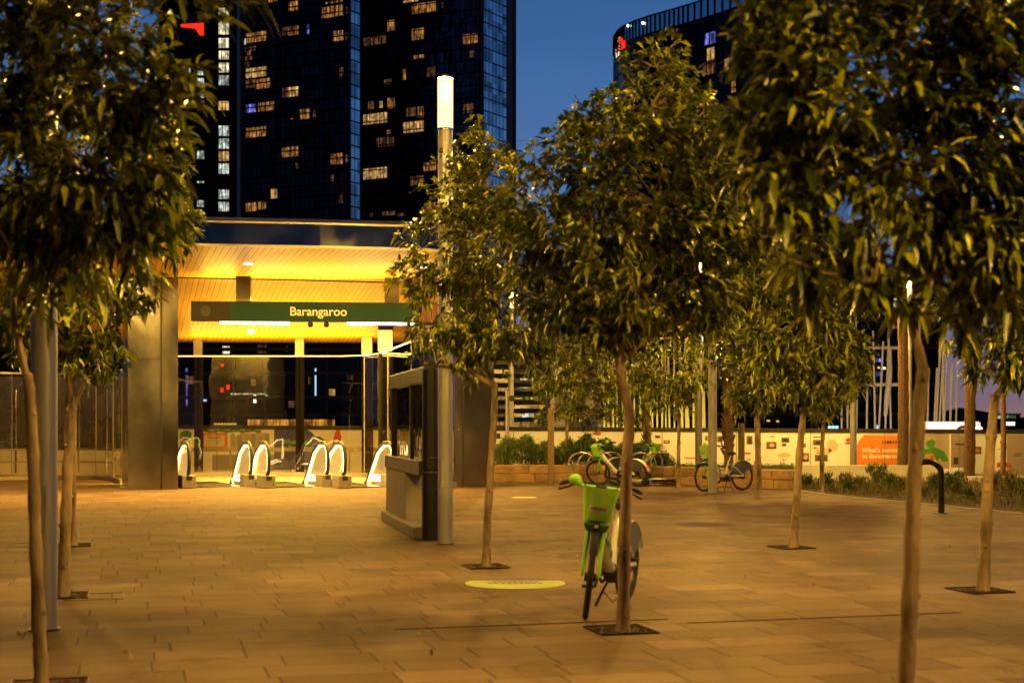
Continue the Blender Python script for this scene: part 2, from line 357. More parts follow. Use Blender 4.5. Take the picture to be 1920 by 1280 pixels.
M['w_blue'] = win_mat('window_blue', (.25,.25,1), .8)
M['w_red'] = win_mat('window_red', (1,.06,.08), .35)
M['e_red'] = emit('red_sign_light', (1,.02,.01), 1.4, (.3,0,0))
M['e_orange'] = emit('orange_sign_light', (1,.25,.05), .9)
M['e_white'] = emit('white_light', (1,.95,.85), 2.5)
M['e_yellow'] = emit('yellow_light', (1,.55,.08), .9)
M['e_blue'] = emit('blue_light', (.35,.6,1), 1.6)
M['e_shop'] = win_mat('shopfront_glow', (1,.42,.06), 1.0, sx=1.2, dark=.15)
M['e_green'] = win_mat('office_greenish', (.75,1,.5), .6, sx=.2)

# ------------------------------------------------------------------ world, camera
w = bpy.data.worlds.new('World'); sc.world = w; w.use_nodes = True; nt = w.node_tree; L = nt.links
bg = nt.nodes['Background']
tc = N(nt, 'ShaderNodeTexCoord'); sp = N(nt, 'ShaderNodeSeparateXYZ'); L.new(tc.outputs['Generated'], sp.inputs[0])
rp = N(nt, 'ShaderNodeValToRGB'); cr = rp.color_ramp
stops = [(0,(.01,.01,.015)),(.499,(.02,.02,.03)),(.502,(.08,.12,.24)),(.55,(.10,.19,.41)),(.59,(.085,.20,.455)),(.63,(.052,.155,.40)),(.67,(.026,.085,.24)),(.76,(.008,.026,.075)),(1,(.003,.009,.028))]
cr.elements[0].color = (*stops[0][1],1); cr.elements[0].position = 0; cr.elements[1].color = (*stops[-1][1],1)
for p, c in stops[1:-1]:
    e = cr.elements.new(p); e.color = (*c, 1)
mr = N(nt, 'ShaderNodeMapRange', i={'From Min': -1, 'From Max': 1}); L.new(sp.outputs[2], mr.inputs[0]); L.new(mr.outputs[0], rp.inputs[0])
# the afterglow is ahead; the sky behind the camera is already dark
az = N(nt, 'ShaderNodeMapRange', i={'From Min': -.6, 'From Max': .85, 'To Min': .05, 'To Max': 1.0}); az.interpolation_type = 'SMOOTHSTEP'; dt = N(nt, 'ShaderNodeVectorMath', operation='DOT_PRODUCT'); L.new(tc.outputs['Generated'], dt.inputs[0]); dt.inputs[1].default_value = (.5,.866,0); L.new(dt.outputs['Value'], az.inputs[0])
glow = N(nt, 'ShaderNodeMapRange', i={'From Min': .05, 'From Max': .32, 'To Min': 0, 'To Max': 1}); L.new(sp.outputs[0], glow.inputs[0])
low = N(nt, 'ShaderNodeMapRange', i={'From Min': -.01, 'From Max': .11, 'To Min': 1, 'To Max': 0}); L.new(sp.outputs[2], low.inputs[0])
gm = N(nt, 'ShaderNodeMath', operation='MULTIPLY'); L.new(glow.outputs[0], gm.inputs[0]); L.new(low.outputs[0], gm.inputs[1])
cl_ = N(nt, 'ShaderNodeTexNoise', i={'Scale': 3.0, 'Detail': 5, 'Roughness': .55}); mpc = N(nt, 'ShaderNodeMapping'); mpc.inputs['Scale'].default_value = (1,1,6); L.new(tc.outputs['Generated'], mpc.inputs['Vector']); L.new(mpc.outputs[0], cl_.inputs['Vector'])
cm = N(nt, 'ShaderNodeMapRange', i={'From Min': .35, 'From Max': .75, 'To Min': .94, 'To Max': 1.08}); L.new(cl_.outputs['Fac'], cm.inputs[0])
pk = N(nt, 'ShaderNodeMix', data_type='RGBA'); L.new(gm.outputs[0], pk.inputs[0]); L.new(rp.outputs[0], pk.inputs[6]); pk.inputs[7].default_value = (.30,.175,.19,1)
km = N(nt, 'ShaderNodeMath', operation='MULTIPLY'); L.new(az.outputs[0], km.inputs[0]); L.new(cm.outputs[0], km.inputs[1])
vm = N(nt, 'ShaderNodeVectorMath', operation='SCALE'); L.new(pk.outputs[2], vm.inputs[0]); L.new(km.outputs[0], vm.inputs['Scale'])
L.new(vm.outputs[0], bg.inputs[0]); bg.inputs[1].default_value = .72

cd = bpy.data.cameras.new('camera'); cam = bpy.data.objects.new('camera', cd); col.objects.link(cam); sc.camera = cam
cam.location = (0,0,EYE); cam.rotation_euler = (R(90),0,0)
cd.sensor_width = 36; cd.lens = 36*F/1920; cd.shift_y = (HY-640)/1920; cd.clip_end = 5000; cd.clip_start = .05
cd.dof.use_dof = True; cd.dof.focus_distance = 26; cd.dof.aperture_fstop = 2.4
sc.view_settings.view_transform = 'Standard'; sc.view_settings.look = 'None'; sc.view_settings.exposure = .24; sc.view_settings.gamma = 1
sc.render.engine = 'CYCLES'; sc.cycles.use_denoising = True; sc.cycles.sample_clamp_indirect = 3; sc.cycles.max_bounces = 6
sc.cycles.transparent_max_bounces = 24; sc.cycles.caustics_reflective = False; sc.cycles.caustics_refractive = False

# ------------------------------------------------------------------ ground
def struct(name, mb, m): return tag(mb.build(name, m), kind='structure')
g = MB(); g.poly([(-45,-14,0),(45,-14,0),(45,44.5,0),(-45,44.5,0)], (0,0,-1.2)); struct('paving', g, M['paving'])
M['street'] = mat('asphalt', (.05,.048,.045), .8, 0, .2, 3, .3, 30)
g = MB(); g.poly([(-2500,-60,-1.25),(2500,-60,-1.25),(2500,2500,-1.25),(-2500,2500,-1.25)]); struct('ground', g, M['street'])
M['station_floor'] = mat('station_floor_stone', (.55,.50,.40), .25, 0, .06, 2)
g = MB(); g.poly([W(225,0,34.6).xy.to_3d()+Vector((0,0,.006)), W(872,0,35.0).xy.to_3d()+Vector((0,0,.006)), W(820,0,43).xy.to_3d()+Vector((0,0,.006)), W(225,0,43).xy.to_3d()+Vector((0,0,.006))]); struct('floor', g, M['station_floor'])
# linear drain slot and service covers set in the paving
g = MB(); e1 = Vector((math.cos(ANG), math.sin(ANG), 0)); e2 = Vector((-math.sin(ANG), math.cos(ANG), 0))
a = GP(740,1180); g.bar(a+Vector((0,0,.003)), a+e1*2.2+Vector((0,0,.003)), .012, .004)
a = GP(1290,1168); g.bar(a+Vector((0,0,.003)), a+e1*2.4+Vector((0,0,.003)), .012, .004)
dr = g.build('drain_slot', M['matte']); tag(dr, 'long thin dark drain slot in the paving before the leaning bicycle', 'drain')
def cover(px, py, w_, d_, label):
    c = GP(px, py); m = MB(); z = Vector((0,0,.003)); t = .009
    p = [c-e1*w_/2-e2*d_/2, c+e1*w_/2-e2*d_/2, c+e1*w_/2+e2*d_/2, c-e1*w_/2+e2*d_/2]
    for i in range(4): m.bar(p[i]+z, p[(i+1) % 4]+z, t, .004)
    r = thing('service_cover', c, label, 'access cover', 'paved service covers')
    m.build('cover_frame', M['dark_metal'], r)
cover(178, 1118, .5, .5, 'paved square access cover beside the second left tree')
cover(30, 1022, 1.0, .6, 'paved access cover at the far left edge of the plaza')
def pit(px, py, w_=.44, d_=.46):
    c = GP(px, py)+e2*.05; m = MB()
    p = [c-e1*w_/2-e2*d_/2, c+e1*w_/2-e2*d_/2, c+e1*w_/2+e2*d_/2, c-e1*w_/2+e2*d_/2]
    m.poly([q+Vector((0,0,.004)) for q in p]); m.m = 0
    rng = random.Random(int(px))
    for _ in range(90):
        q = c+e1*rng.uniform(-.47,.47)*w_+e2*rng.uniform(-.47,.47)*d_
        m.sphere(q+Vector((0,0,.006)), rng.uniform(.008,.022), 5, 3, (1,1,.6))
    m.m = 1
    for i in range(4): m.bar(p[i]+Vector((0,0,.008)), p[(i+1) % 4]+Vector((0,0,.008)), .008, .012)
    tag(m.build('soil', [M['soil'], M['dark_metal']]), kind='structure')

# projected light, painted as flat coloured discs on the paving
def projection(px, py, rad, c1, c2, label):
    c = GP(px, py); r = thing('painted_projection', c, label, 'painted light projection', 'round light projections painted on the plaza')
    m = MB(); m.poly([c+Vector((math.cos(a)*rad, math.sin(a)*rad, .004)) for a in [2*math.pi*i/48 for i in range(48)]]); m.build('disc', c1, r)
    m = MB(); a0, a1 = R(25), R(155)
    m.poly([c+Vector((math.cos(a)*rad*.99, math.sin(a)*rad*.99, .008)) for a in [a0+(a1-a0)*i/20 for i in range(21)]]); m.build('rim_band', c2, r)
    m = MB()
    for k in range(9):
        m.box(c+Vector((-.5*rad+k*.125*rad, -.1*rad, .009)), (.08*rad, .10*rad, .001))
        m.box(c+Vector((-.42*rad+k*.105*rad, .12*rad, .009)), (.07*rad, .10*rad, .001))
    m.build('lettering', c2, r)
M['d_green'] = mat('projected_green', (.55,.64,.22), .8, 0, .18, 14, spec=.05); M['d_purple'] = mat('projected_purple', (.20,.14,.26), .8, 0, .05, spec=.05); M['d_cream'] = mat('projected_cream', (.7,.62,.38), .8, 0, .15, 10, spec=.05)
projection(966, 1093, .49, M['d_green'], M['d_purple'], 'pale green round light projection, painted, nearest the camera')
projection(1320, 983, .50, mat('projected_dim', (.16,.115,.12), .85, 0, .1, spec=.03), M['d_purple'], 'dim purple round light projection, painted, on the right')
projection(983, 932.5, .28, M['d_cream'], M['d_cream'], 'small cream round light projection, painted, farthest away')

# ------------------------------------------------------------------ trees
def leaf_mesh(name, pts, dirs, leaves, length, width, droop, mat_, parent, rng, up=.2, rndv=None):
    """whorls of narrow folded leaves: pts (n,3) twig ends, dirs (n,3) outward"""
    n = len(pts); K = leaves
    P = np.repeat(pts, K, 0); A = np.repeat(dirs, K, 0)
    T = n*K
    ph = rng.random(T)*2*np.pi
    ref = np.cross(A, np.array([.13,.27,.95])); ref /= np.linalg.norm(ref, axis=1)[:,None]+1e-9
    B = np.cross(A, ref)
    sp_ = rng.uniform(.5, 1.25, T)
    D = A*np.cos(sp_)[:,None]+(ref*np.cos(ph)[:,None]+B*np.sin(ph)[:,None])*np.sin(sp_)[:,None]
    D[:,2] += up; D /= np.linalg.norm(D, axis=1)[:,None]
    Ln = length*(.4+.95*rng.random(T)**.8); Wd = width*rng.uniform(.75, 1.25, T)*.5
    dr = droop*rng.uniform(.5, 1.5, T)
    S = np.cross(D, np.array([0,0,1.0])); S /= np.linalg.norm(S, axis=1)[:,None]+1e-9
    tw = rng.normal(0, .5, T); Nn = np.cross(S, D); S = S*np.cos(tw)[:,None]+Nn*np.sin(tw)[:,None]; Nn = np.cross(S, D)
    base = P+A*(rng.uniform(-.3, .3, T)*length)[:,None]
    V = np.zeros((T, 8, 3)); G_ = np.array([0,0,-1.0])
    def at(t): return base+D*(Ln*t*(1-.25*t*np.minimum(dr, 1.6)))[:,None]+G_*(Ln*dr*t*t)[:,None]
    c0, c1, c2, c3 = at(.06), at(.38), at(.72), at(1.0)
    f = .35
    V[:,0] = c0
    V[:,1] = c1-S*Wd[:,None]-G_*0+Nn*(Wd*f)[:,None]; V[:,2] = c1; V[:,3] = c1+S*Wd[:,None]+Nn*(Wd*f)[:,None]
    V[:,4] = c2-S*(Wd*.75)[:,None]+Nn*(Wd*f*.7)[:,None]; V[:,5] = c2; V[:,6] = c2+S*(Wd*.75)[:,None]+Nn*(Wd*f*.7)[:,None]
    V[:,7] = c3
    fl = np.array([0,1,2, 0,2,3, 1,4,5,2, 2,5,6,3, 4,7,5, 5,7,6]); ln = np.array([3,3,4,4,3,3])
    idx = (fl[None,:]+8*np.arange(T)[:,None]).ravel()
    tot = np.tile(ln, T); start = np.concatenate(([0], np.cumsum(tot)[:-1]))
    me = bpy.data.meshes.new(name)
    off = np.array(wloc(parent)) if parent is not None else np.zeros(3)
    me.vertices.add(T*8); me.vertices.foreach_set('co', (V-off).astype(np.float32).ravel())
    me.loops.add(len(idx)); me.loops.foreach_set('vertex_index', idx.astype(np.int32))
    me.polygons.add(T*6); me.polygons.foreach_set('loop_start', start.astype(np.int32))
    at_ = me.attributes.new('rnd', 'FLOAT', 'POINT')
    rv = np.repeat(rng.random(n), K)*.5+rng.random(T)*.5 if rndv is None else rndv
    at_.data.foreach_set('value', np.repeat(rv, 8).astype(np.float32))
    me.materials.append(mat_); me.update(calc_edges=True); me.validate()
    me.polygons.foreach_set('use_smooth', [True]*len(me.polygons))
    o = bpy.data.objects.new(name, me); col.objects.link(o)
    if parent is not None: o.parent = parent
    return o

def tree(label, base, trunk, blobs, n, D=None, r0=.055, leaf=.13, lw=.040, seed=1, forks=None, droop=.5, group='young street trees on the plaza', K=7, haspit=True, depth=.85):
    """base: pixel of the trunk foot; trunk: pixels up to the fork; blobs: (px,py,r_px,depth offset m) of the crown"""
    rng = np.random.default_rng(seed); rn = random.Random(seed)
    if D is None: D = GD(base[1])
    loc = W(base[0], 0, D); loc.z = 0
    root = thing('street_tree', loc, label, 'tree', group)
    m = MB(); pts = [Vector((loc.x, D, -.02))]+[W(px, py, D) for px, py in trunk]
    # smooth and resample the trunk
    path = []
    for i in range(len(pts)-1):
        for k in range(5):
            t = k/5; p0 = pts[max(i-1,0)]; p1 = pts[i]; p2 = pts[i+1]; p3 = pts[min(i+2, len(pts)-1)]
            path.append(.5*((2*p1)+(p2-p0)*t+(2*p0-5*p1+4*p2-p3)*t*t+(3*p1-p0-3*p2+p3)*t**3))
    path.append(pts[-1]); nn = len(path)
    rad = []
    for i, p in enumerate(path):
        t = i/(nn-1); rr = r0*(1-.32*t)*(1+.10*math.sin(i*2.1+seed))
        if t < .08: rr *= 1.35-.35*t/.08
        rad.append(rr)
    m.tube(path, rad, 10)
    for _ in range(13):   # pruning knots
        i = rn.randrange(2, nn-2); a = rn.uniform(0, 6.28); m.sphere(path[i]+Vector((math.cos(a)*rad[i]*.85, math.sin(a)*rad[i]*.85, 0)), rad[i]*rn.uniform(.25,.5), 7, 4, (1,1,rn.uniform(.8,1.5)))
    fork = path[-1]
    if 'garden' in group: blobs = [(a, b, c*1.22, d) for a, b, c, d in blobs]
    B = [(W(px, py, D+dd+rn.uniform(-.3,.3)*min(1, rp_/F*D*1.5)), rp_/F*(D+dd)) for px, py, rp_, dd in blobs]
    limbs = [(fork, r0*.62)]
    for c, r in sorted(B, key=lambda q: (q[0]-fork).length+.6*max(0, q[0].z-fork.z)):
        if (c-fork).length < .25: continue
        src, rs = min(limbs, key=lambda q: (q[0]-c).length+(.35 if q[0] is fork else 0)+(1.2 if q[0].z > c.z+.1 else 0))
        mid = src.lerp(c, .45)+Vector((rn.uniform(-.05,.05), rn.uniform(-.05,.05), .06*(c-src).length))
        q = [src-Vector((0,0,.03 if src is fork else 0)), src.lerp(mid, .5), mid, mid.lerp(c, .55), c]
        m.tube(q, [rs, rs*.86, rs*.78, rs*.7, rs*.6], 6); limbs.append((c, rs*.6))
    vol = np.array([r**2.3 for c, r in B]); cnt = np.maximum(4, (n*vol/vol.sum()).astype(int))
    P = []; Dr = []
    cc = sum((c*(r**2) for c, r in B), Vector())/sum(r**2 for c, r in B)
    for (c, r), k in zip(B, cnt):
        for j in range(k):
            v = rng.normal(size=3); v /= np.linalg.norm(v)
            rr = r*(rng.random()**.42)*(1.0+.22*math.sin(3*v[0]+5*v[2]+seed))
            p = np.array([c.x+v[0]*rr, c.y+v[1]*rr*depth, c.z+v[2]*rr*.95])
            if math.sin(p[0]*7/(r0*18)+seed)+math.sin(p[1]*6.3+1.7)+math.sin(p[2]*8.1/(r0*18)+seed*2) < -.85 and rng.random() < .85: continue
            P.append(p); out = p-np.array([cc.x, cc.y, cc.z-.3]); out /= np.linalg.norm(out)+1e-6
            d = out*.8+v*.4+rng.normal(size=3)*.35; Dr.append(d/np.linalg.norm(d))
            if j % 5 == 0:
                pp = Vector(p); st = c.lerp(pp, .12); m.tube([st, st.lerp(pp, .5)+Vector((0,0,.03)), pp], [r0*.12, r0*.08, r0*.04], 4, cap=False)
    m.build('trunk', M['bark'], root, smooth=True)
    leaf_mesh('crown', np.array(P), np.array(Dr), K, leaf, lw, droop, M['leaf'], root, rng, up=.38)
    if haspit: pit(base[0], base[1])
    return root

tree('young tree beside the leaning green bicycle, its trunk curved like an S', (1168,1183),
     [(1170,1080),(1173,950),(1176,850),(1180,780),(1164,705),(1163,668)],
     [(1230,125,62,0),(1255,170,55,.2),(1190,180,60,-.2),(1215,205,90,0),(1280,270,105,.1),(1150,280,110,-.1),(1350,330,100,0),(1080,350,105,.1),(1240,390,130,0),(1120,450,125,0),
      (1370,440,110,.1),(1010,330,62,0),(1190,540,105,0),(1300,520,95,-.1),(1010,470,95,.1),(1050,560,85,0),(1410,430,70,0),(1100,225,55,0),(960,400,65,.2),(1330,580,60,0),(1150,610,60,0)],
     2900, r0=.050, leaf=.112, lw=.031, seed=3, K=9)
tree('young tree right of the tall lamp post, near the pale green painted light projection', (912,1063),
     [(914,980),(920,880),(926,790),(928,720)],
     [(895,245,30,0),(905,325,80,0),(845,350,68,.1),(960,360,75,0),(860,440,100,0),(960,470,90,0),(805,510,68,.1),(830,430,50,-.3),(900,560,90,0),(990,560,70,.1),(810,610,55,-.1),(880,650,65,0),(950,640,70,0),(790,680,26,0),(1000,650,40,0)],
     2400, r0=.048, leaf=.115, lw=.031, seed=5, K=9)
tree('foreground tree at the left with two low side branches', (78,1290),
     [(74,1180),(66,1000),(62,850),(56,740),(50,700)],
     [(40,20,120,0),(170,40,120,-.6),(300,5,90,-.9),(400,15,50,-1.0),(440,-5,45,-1.2),(360,-10,60,-1.0),(90,150,130,-.3),(230,160,110,-.7),(335,135,48,-.9),(20,280,120,0),(150,300,120,-.5),(270,290,80,-.6),(60,420,110,0),(190,420,90,-.4),(290,400,55,-.3),
      (20,530,75,.2),(140,500,65,0),(-60,150,120,0),(-60,400,120,0),(320,210,60,-.7)],
     1150, D=8.4, r0=.042, leaf=.165, lw=.043, seed=8, K=8, haspit=False)
pit(90, 1290)
tree('tree with a light streaked trunk right behind the left grey lamp post', (118,1118),
     [(122,1010),(127,880),(131,780),(131,742)],
     [(130,180,90,0),(230,200,90,0),(60,260,90,0),(160,330,110,0),(280,290,65,.1),(310,380,60,0),(90,430,100,0),(220,450,95,0),(330,450,45,0),(60,560,80,.1),(170,560,85,0),(260,540,60,0),(140,660,60,0),(200,640,50,0),(20,620,55,0)],
     1000, r0=.055, leaf=.125, seed=12, K=8)
tree('thin tree farthest back in the left group', (137,1023),
     [(136,950),(137,850),(138,760)],
     [(230,90,70,0),(290,150,50,.1),(140,150,90,0),(250,240,80,0),(310,300,55,0),(330,400,45,.1),(270,420,70,0),(360,425,30,-.1),(160,420,90,0),(200,560,70,0),(120,640,60,0),(190,680,40,0),(60,500,70,0)],
     800, r0=.052, leaf=.13, seed=14, K=8)
tree('large foreground tree on the right with a pale scarred trunk', (1693,1400),
     [(1700,1250),(1708,1080),(1714,900),(1724,760),(1732,690)],
     [(1702,575,16,0),(1752,520,22,0),(1800,600,20,.1),(1480,40,100,-.2),(1600,20,110,0),(1740,30,120,0),(1880,50,120,-.2),(1420,90,55,-.4),(1520,160,110,-.2),(1660,170,120,.2),(1800,180,120,.1),(1920,190,110,0),(1460,260,80,-.2),
      (1570,290,105,0),(1700,310,105,.1),(1840,330,110,0),(1420,330,45,-.3),(1390,220,40,-.3),(1500,400,75,-.1),(1620,420,90,.1),(1760,440,90,.1),(1890,450,90,0),(1530,510,50,0),(1640,530,45,0),(1850,550,55,0),(1480,490,30,-.2),(1960,350,100,0)],
     1500, D=7.1, r0=.046, leaf=.15, lw=.041, seed=21, K=8, haspit=False)
tree('slim leaning tree between the tall right lamp post and the foreground trunk', (1487,1027),
     [(1493,950),(1499,850),(1506,780),(1508,758)],
     [(1480,470,70,0),(1420,440,60,.1),(1390,540,60,.1),(1420,500,55,.1),(1550,480,65,0),(1440,580,70,0),(1520,590,85,0),(1590,570,60,.1),(1480,680,70,0),(1560,690,65,0),(1600,650,45,0),(1430,660,45,0),(1510,740,30,0)],
     1200, r0=.054, leaf=.14, lw=.045, seed=31, K=8)
tree('right edge tree with a thick forked trunk', (1843,1108),
     [(1848,1000),(1853,900),(1860,800),(1866,740)],
     [(1850,480,80,0),(1930,500,90,0),(1790,560,55,0),(1880,580,80,0),(1950,620,70,0),(1810,650,38,0),(1900,660,50,0),(1830,690,25,0),(1900,700,30,0)],
     900, r0=.058, leaf=.125, seed=41, K=8)
tree('small tree right of the parked side-on bicycle', (1423,935),
     [(1422,880),(1420,820),(1418,765)],
     [(1410,560,50,0),(1380,620,50,0),(1440,620,55,0),(1400,690,55,0),(1460,690,45,0),(1360,680,35,0),(1420,740,35,0)],
     760, r0=.075, leaf=.17, lw=.055, seed=51, K=7, haspit=False, group='small trees by the garden beds')
tree('small tree in the grasses before the photo hoarding', (1541,924),
     [(1541,880),(1542,830),(1544,795)],
     [(1540,620,50,0),(1570,680,50,0),(1520,700,45,0),(1600,710,35,0),(1550,755,38,0),(1620,690,22,0)],
     620, r0=.06, leaf=.17, lw=.055, seed=52, K=7, haspit=False, group='small trees by the garden beds')
tree('small tree standing right of the cycle racks', (1272,913),
     [(1272,870),(1273,820),(1273,780)],
     [(1290,570,45,0),(1250,620,55,0),(1310,630,50,0),(1240,690,55,0),(1300,700,55,0),(1190,700,45,0),(1270,745,35,0),(1220,740,30,0)],
     900, r0=.055, leaf=.16, lw=.05, seed=53, K=7, haspit=False, group='small trees by the garden beds')
tree('dark small tree in the hedge bed behind the first cycle hoop', (1064,900),
     [(1063,860),(1063,820),(1062,785)],
     [(1060,660,50,0),(1030,710,40,0),(1090,700,55,0),(1130,660,50,0),(1150,720,50,0),(1060,750,38,0),(1110,770,38,0),(1180,780,30,0),(1030,780,22,0)],
     1100, D=38.6, r0=.06, leaf=.17, lw=.055, seed=54, K=7, haspit=False, group='small trees by the garden beds')

# palms
def palm(px, D, rpx, toppy, label, seed, fr=16, fl=2.0, rings=True, z0=0.0):
    rn = random.Random(seed); x = (px-960)/F*D; root = thing('palm_tree', (x, D, z0), label, 'palm', 'palms behind the garden beds')
    top = W(px, toppy, D); r = rpx/F*D; m = MB(); n = 26; path = []; rad = []
    for i in range(n+1):
        t = i/n; path.append(Vector((x+.03*math.sin(t*5), D, z0+t*(top.z-z0)))); rad.append(r*(1-.15*t)*(1.0 if i % 2 else 1.09))
    m.tube(path, rad, 10); top = path[-1]
    if not rings:
        for i in range(110):
            t = rn.random()**.9; a = rn.uniform(0, 6.28); p = Vector((x, D, z0+t*(top.z-z0))); d = Vector((math.cos(a), math.sin(a), .8))
            m.bar(p+Vector((math.cos(a), math.sin(a), 0))*r*.9, p+d*r*1.5, r*.5, r*.2)
    m.build('trunk', M['palm_bark'], root, smooth=False)
    rng = np.random.default_rng(seed); P = []; Dd = []
    m = MB()
    for k in range(fr):
        a = k*2.4; e = rn.uniform(-.5, 1.1); d = Vector((math.cos(a)*math.cos(e), math.sin(a)*math.cos(e), math.sin(e)))
        q = [top+d*fl*t+Vector((0,0,-fl*.75*t*t)) for t in (0,.2,.4,.6,.8,1)]
        m.tube(q, [.03,.025,.02,.015,.01,.005], 4)
        for i in range(1, 24):
            t = i/24; c = top+d*fl*t+Vector((0,0,-fl*.75*t*t)); P.append(c); Dd.append(d*.6+Vector((0,0,-.5)))
    m.build('frond_stems', M['palm_bark'], root)
    leaf_mesh('fronds', np.array(P), np.array([x.normalized() for x in Dd]), 4, fl*.28, .04, .5, M['palm_leaf'], root, rng)
palm(1692, 40.5, 10, 400, 'tall ringed palm in front of the orange hoarding panel', 1)
palm(1817, 41.0, 10, 470, 'palm trunk right of the foreground tree, before the grey hoarding panels', 2)
palm(1365, 40.0, 9, 690, 'stubby palm with a rough boot-covered trunk near the tall lamp post', 3, 12, 1.2, False)
palm(1212, 41.0, 7, 690, 'rough palm trunk right of the bicycle tree by the lit poles', 4, 12, 1.1, False)
palm(1880, 42.0, 5, 640, 'small palm with dry hanging fronds at the right edge', 5, 10, 1.2)

# ------------------------------------------------------------------ street lamps
lamp0 = thing('street_lamp', (0,0,0), 'x', 'street lamp', 'tall cylindrical plaza lamps')
m = MB(); m.cyl((0,0,0), (0,0,5.34), .097, 20); m.build('pole', M['pole'], lamp0, smooth=True)
m = MB(); m.cyl((0,0,-.01), (0,0,.012), .118, 20); m.build('base_plate', M['dark_metal'], lamp0, smooth=True)
m = MB(); m.cyl((0,0,5.34), (0,0,5.37), .103, 20); m.cyl((0,0,5.60), (0,0,5.615), .06, 16); m.build('collar', M['chrome'], lamp0, smooth=True)
m = MB(); m.tube([(0,0,5.372),(0,0,6.02)], .1, 20, cap=False); m.build('lens', M['lens'], lamp0, smooth=True)
m = MB(); m.cyl((0,0,5.74), (0,0,5.95), .045, 10); m.build('burner', M['lamp_core'], lamp0)
m = MB(); m.cyl((0,0,6.02), (0,0,6.05), .102, 20); m.build('cap', M['dark_metal'], lamp0, smooth=True)
m = MB(); m.box((0,-.0985,.9), (.09,.006,.35)); m.build('hatch', M['pole'], lamp0)
lampspots = [(W(83,0,10.74), 'grey lamp post at the left edge, its head above the photo'), (W(835,0,18.4), 'tall lamp post with a glowing head beside the drinking fountain wall'),
    (W(1336,0,31.8), 'lamp post hiding the front wheel of the side-on bicycle'), (W(1310,0,39.5), 'lamp post just behind and left of the side-on bicycle'),
    (W(1600,0,41.5), 'lamp post at the left edge of the orange hoarding panel'), (W(1704,0,43.5), 'lamp post hidden behind the foreground right trunk'),
    (W(958,0,47.0), 'distant lamp post beyond the garden left of the hedge'),
    (Vector((4.5,3.3,0)), 'lamp post just beyond the right edge of the photo'), (Vector((-10.2,27.5,0)), 'lamp post beyond the left edge near the glass drum'), (Vector((4.3,10.6,0)), 'lamp post beyond the right edge beside the forked tree'), (Vector((11.6,27.5,0)), 'unseen lamp post added beyond the right edge to light the grass bed')]  # last post is unseen, added to light the grass bed and white wall
for i, (p, lb) in enumerate(lampspots):
    o = lamp0 if i == 0 else copy_tree(lamp0)
    o.location = (p.x, p.y, 0); o['label'] = lb

# ------------------------------------------------------------------ station
st = thing('station_entrance', W(600,0,36).xy.to_3d(), 'metro station entrance with blue fascia, timber soffit and steel piers', 'station')
def PX(px, D, z): return Vector(((px-960)/F*D, D, z))
front = [PX(-160,26.6,0), PX(60,27.0,0), PX(240,27.5,0), PX(400,27.9,0), PX(600,28.2,0), PX(800,28.6,0), PX(880,29.3,0), PX(925,30.6,0), PX(950,33,0), PX(948,37,0), PX(925,42,0)]
m = MB()
def strip(mb, pts, z0, z1, off0=0, off1=0):
    c = PX(500,36,0)
    for a, b in zip(pts[:-1], pts[1:]):
        def sh(p, o): d = (c-p).normalized(); return p+d*o
        mb.add([sh(a,off0)+Vector((0,0,z0)), sh(b,off0)+Vector((0,0,z0)), sh(b,off1)+Vector((0,0,z1)), sh(a,off1)+Vector((0,0,z1))], [(0,1,2,3)])
strip(m, front, 5.08, 5.50); m.build('fascia', M['blue'], st)
m = MB(); strip(m, front, 5.50, 5.54, -.03, -.03); strip(m, front, 5.54, 5.66, -.03, .35); strip(m, front, 5.50, 5.501, -.03, 0); strip(m, front, 5.04, 5.085, -.01, -.01); strip(m, front, 5.04, 5.041, -.01, .10); m.build('roof_trim', M['trim'], st)
# soffit: level outside, falling towards the back inside
jl = [PX(-160,33.2,5.05), PX(240,33.7,5.05), PX(560,34.5,5.05), PX(872,35.6,5.05), PX(935,36.5,5.05)]
m = MB(); f = [p+Vector((0,0,5.05)) for p in front[:9]]
m.add(f+jl[::-1], [tuple(range(len(f)+len(jl)))]); m.build('outer_soffit', M['slats'], st)
m = MB(); bk = [PX(-160,42.6,4.02), PX(240,42.6,4.02), PX(560,42.8,4.02), PX(800,42.8,4.02), PX(925,42.8,4.02)]
for i in range(4): m.add([jl[i], jl[i+1], bk[i+1], bk[i]], [(0,1,2,3)])
m.build('inner_soffit', M['slats'], st)
m = MB(); top = [p+(PX(500,36,0)-p).normalized()*.35+Vector((0,0,5.66)) for p in front]+[PX(-160,43,5.66)]; m.add(top, [tuple(range(len(top)))])
for i in range(4): m.bar(bk[i]+Vector((0,.15,.3)), bk[i+1]+Vector((0,.15,.3)), .3, .62)
m.add([PX(-160,43,4.3), PX(925,43,4.3), PX(925,43,5.66), PX(-160,43,5.66)], [(0,1,2,3)])
m.build('roof', M['brown_box'], st)
m = MB()
for a, b in zip(jl[:-1], jl[1:]): m.bar(a-Vector((0,0,.01)), b-Vector((0,0,.01)), .06, .03)
m.build('soffit_joint', M['black'], st)
# piers, with their shadow gaps
def pier(pts, gap, nm='steel_pier'):
    mm = MB(); base = [PX(p, d, 0) for p, d in pts]; mm.poly(base, (0,0,5.04)); o = mm.build(nm, M['steel'], st)
    g_ = MB(); a = PX(*gap, 0); g_.box((a.x, a.y, 2.5), (.045,.03,5.0)); g_.build('shadow_gap', M['black'], o)
    g2 = MB()
    for z in (3.1,): g2.bar(PX(pts[0][0], pts[0][1]-.004, z), PX(pts[1][0], pts[1][1]-.004, z), .004, .008)
    g2.build('panel_joint', M['dark_metal'], o)
pier([(240,33.75),(334,33.9),(334,35.5),(229,36.6)], (302.5,33.85))
pier([(851,35.0),(926,35.3),(920,37.2),(858,37.0)], (868.5,35.07))
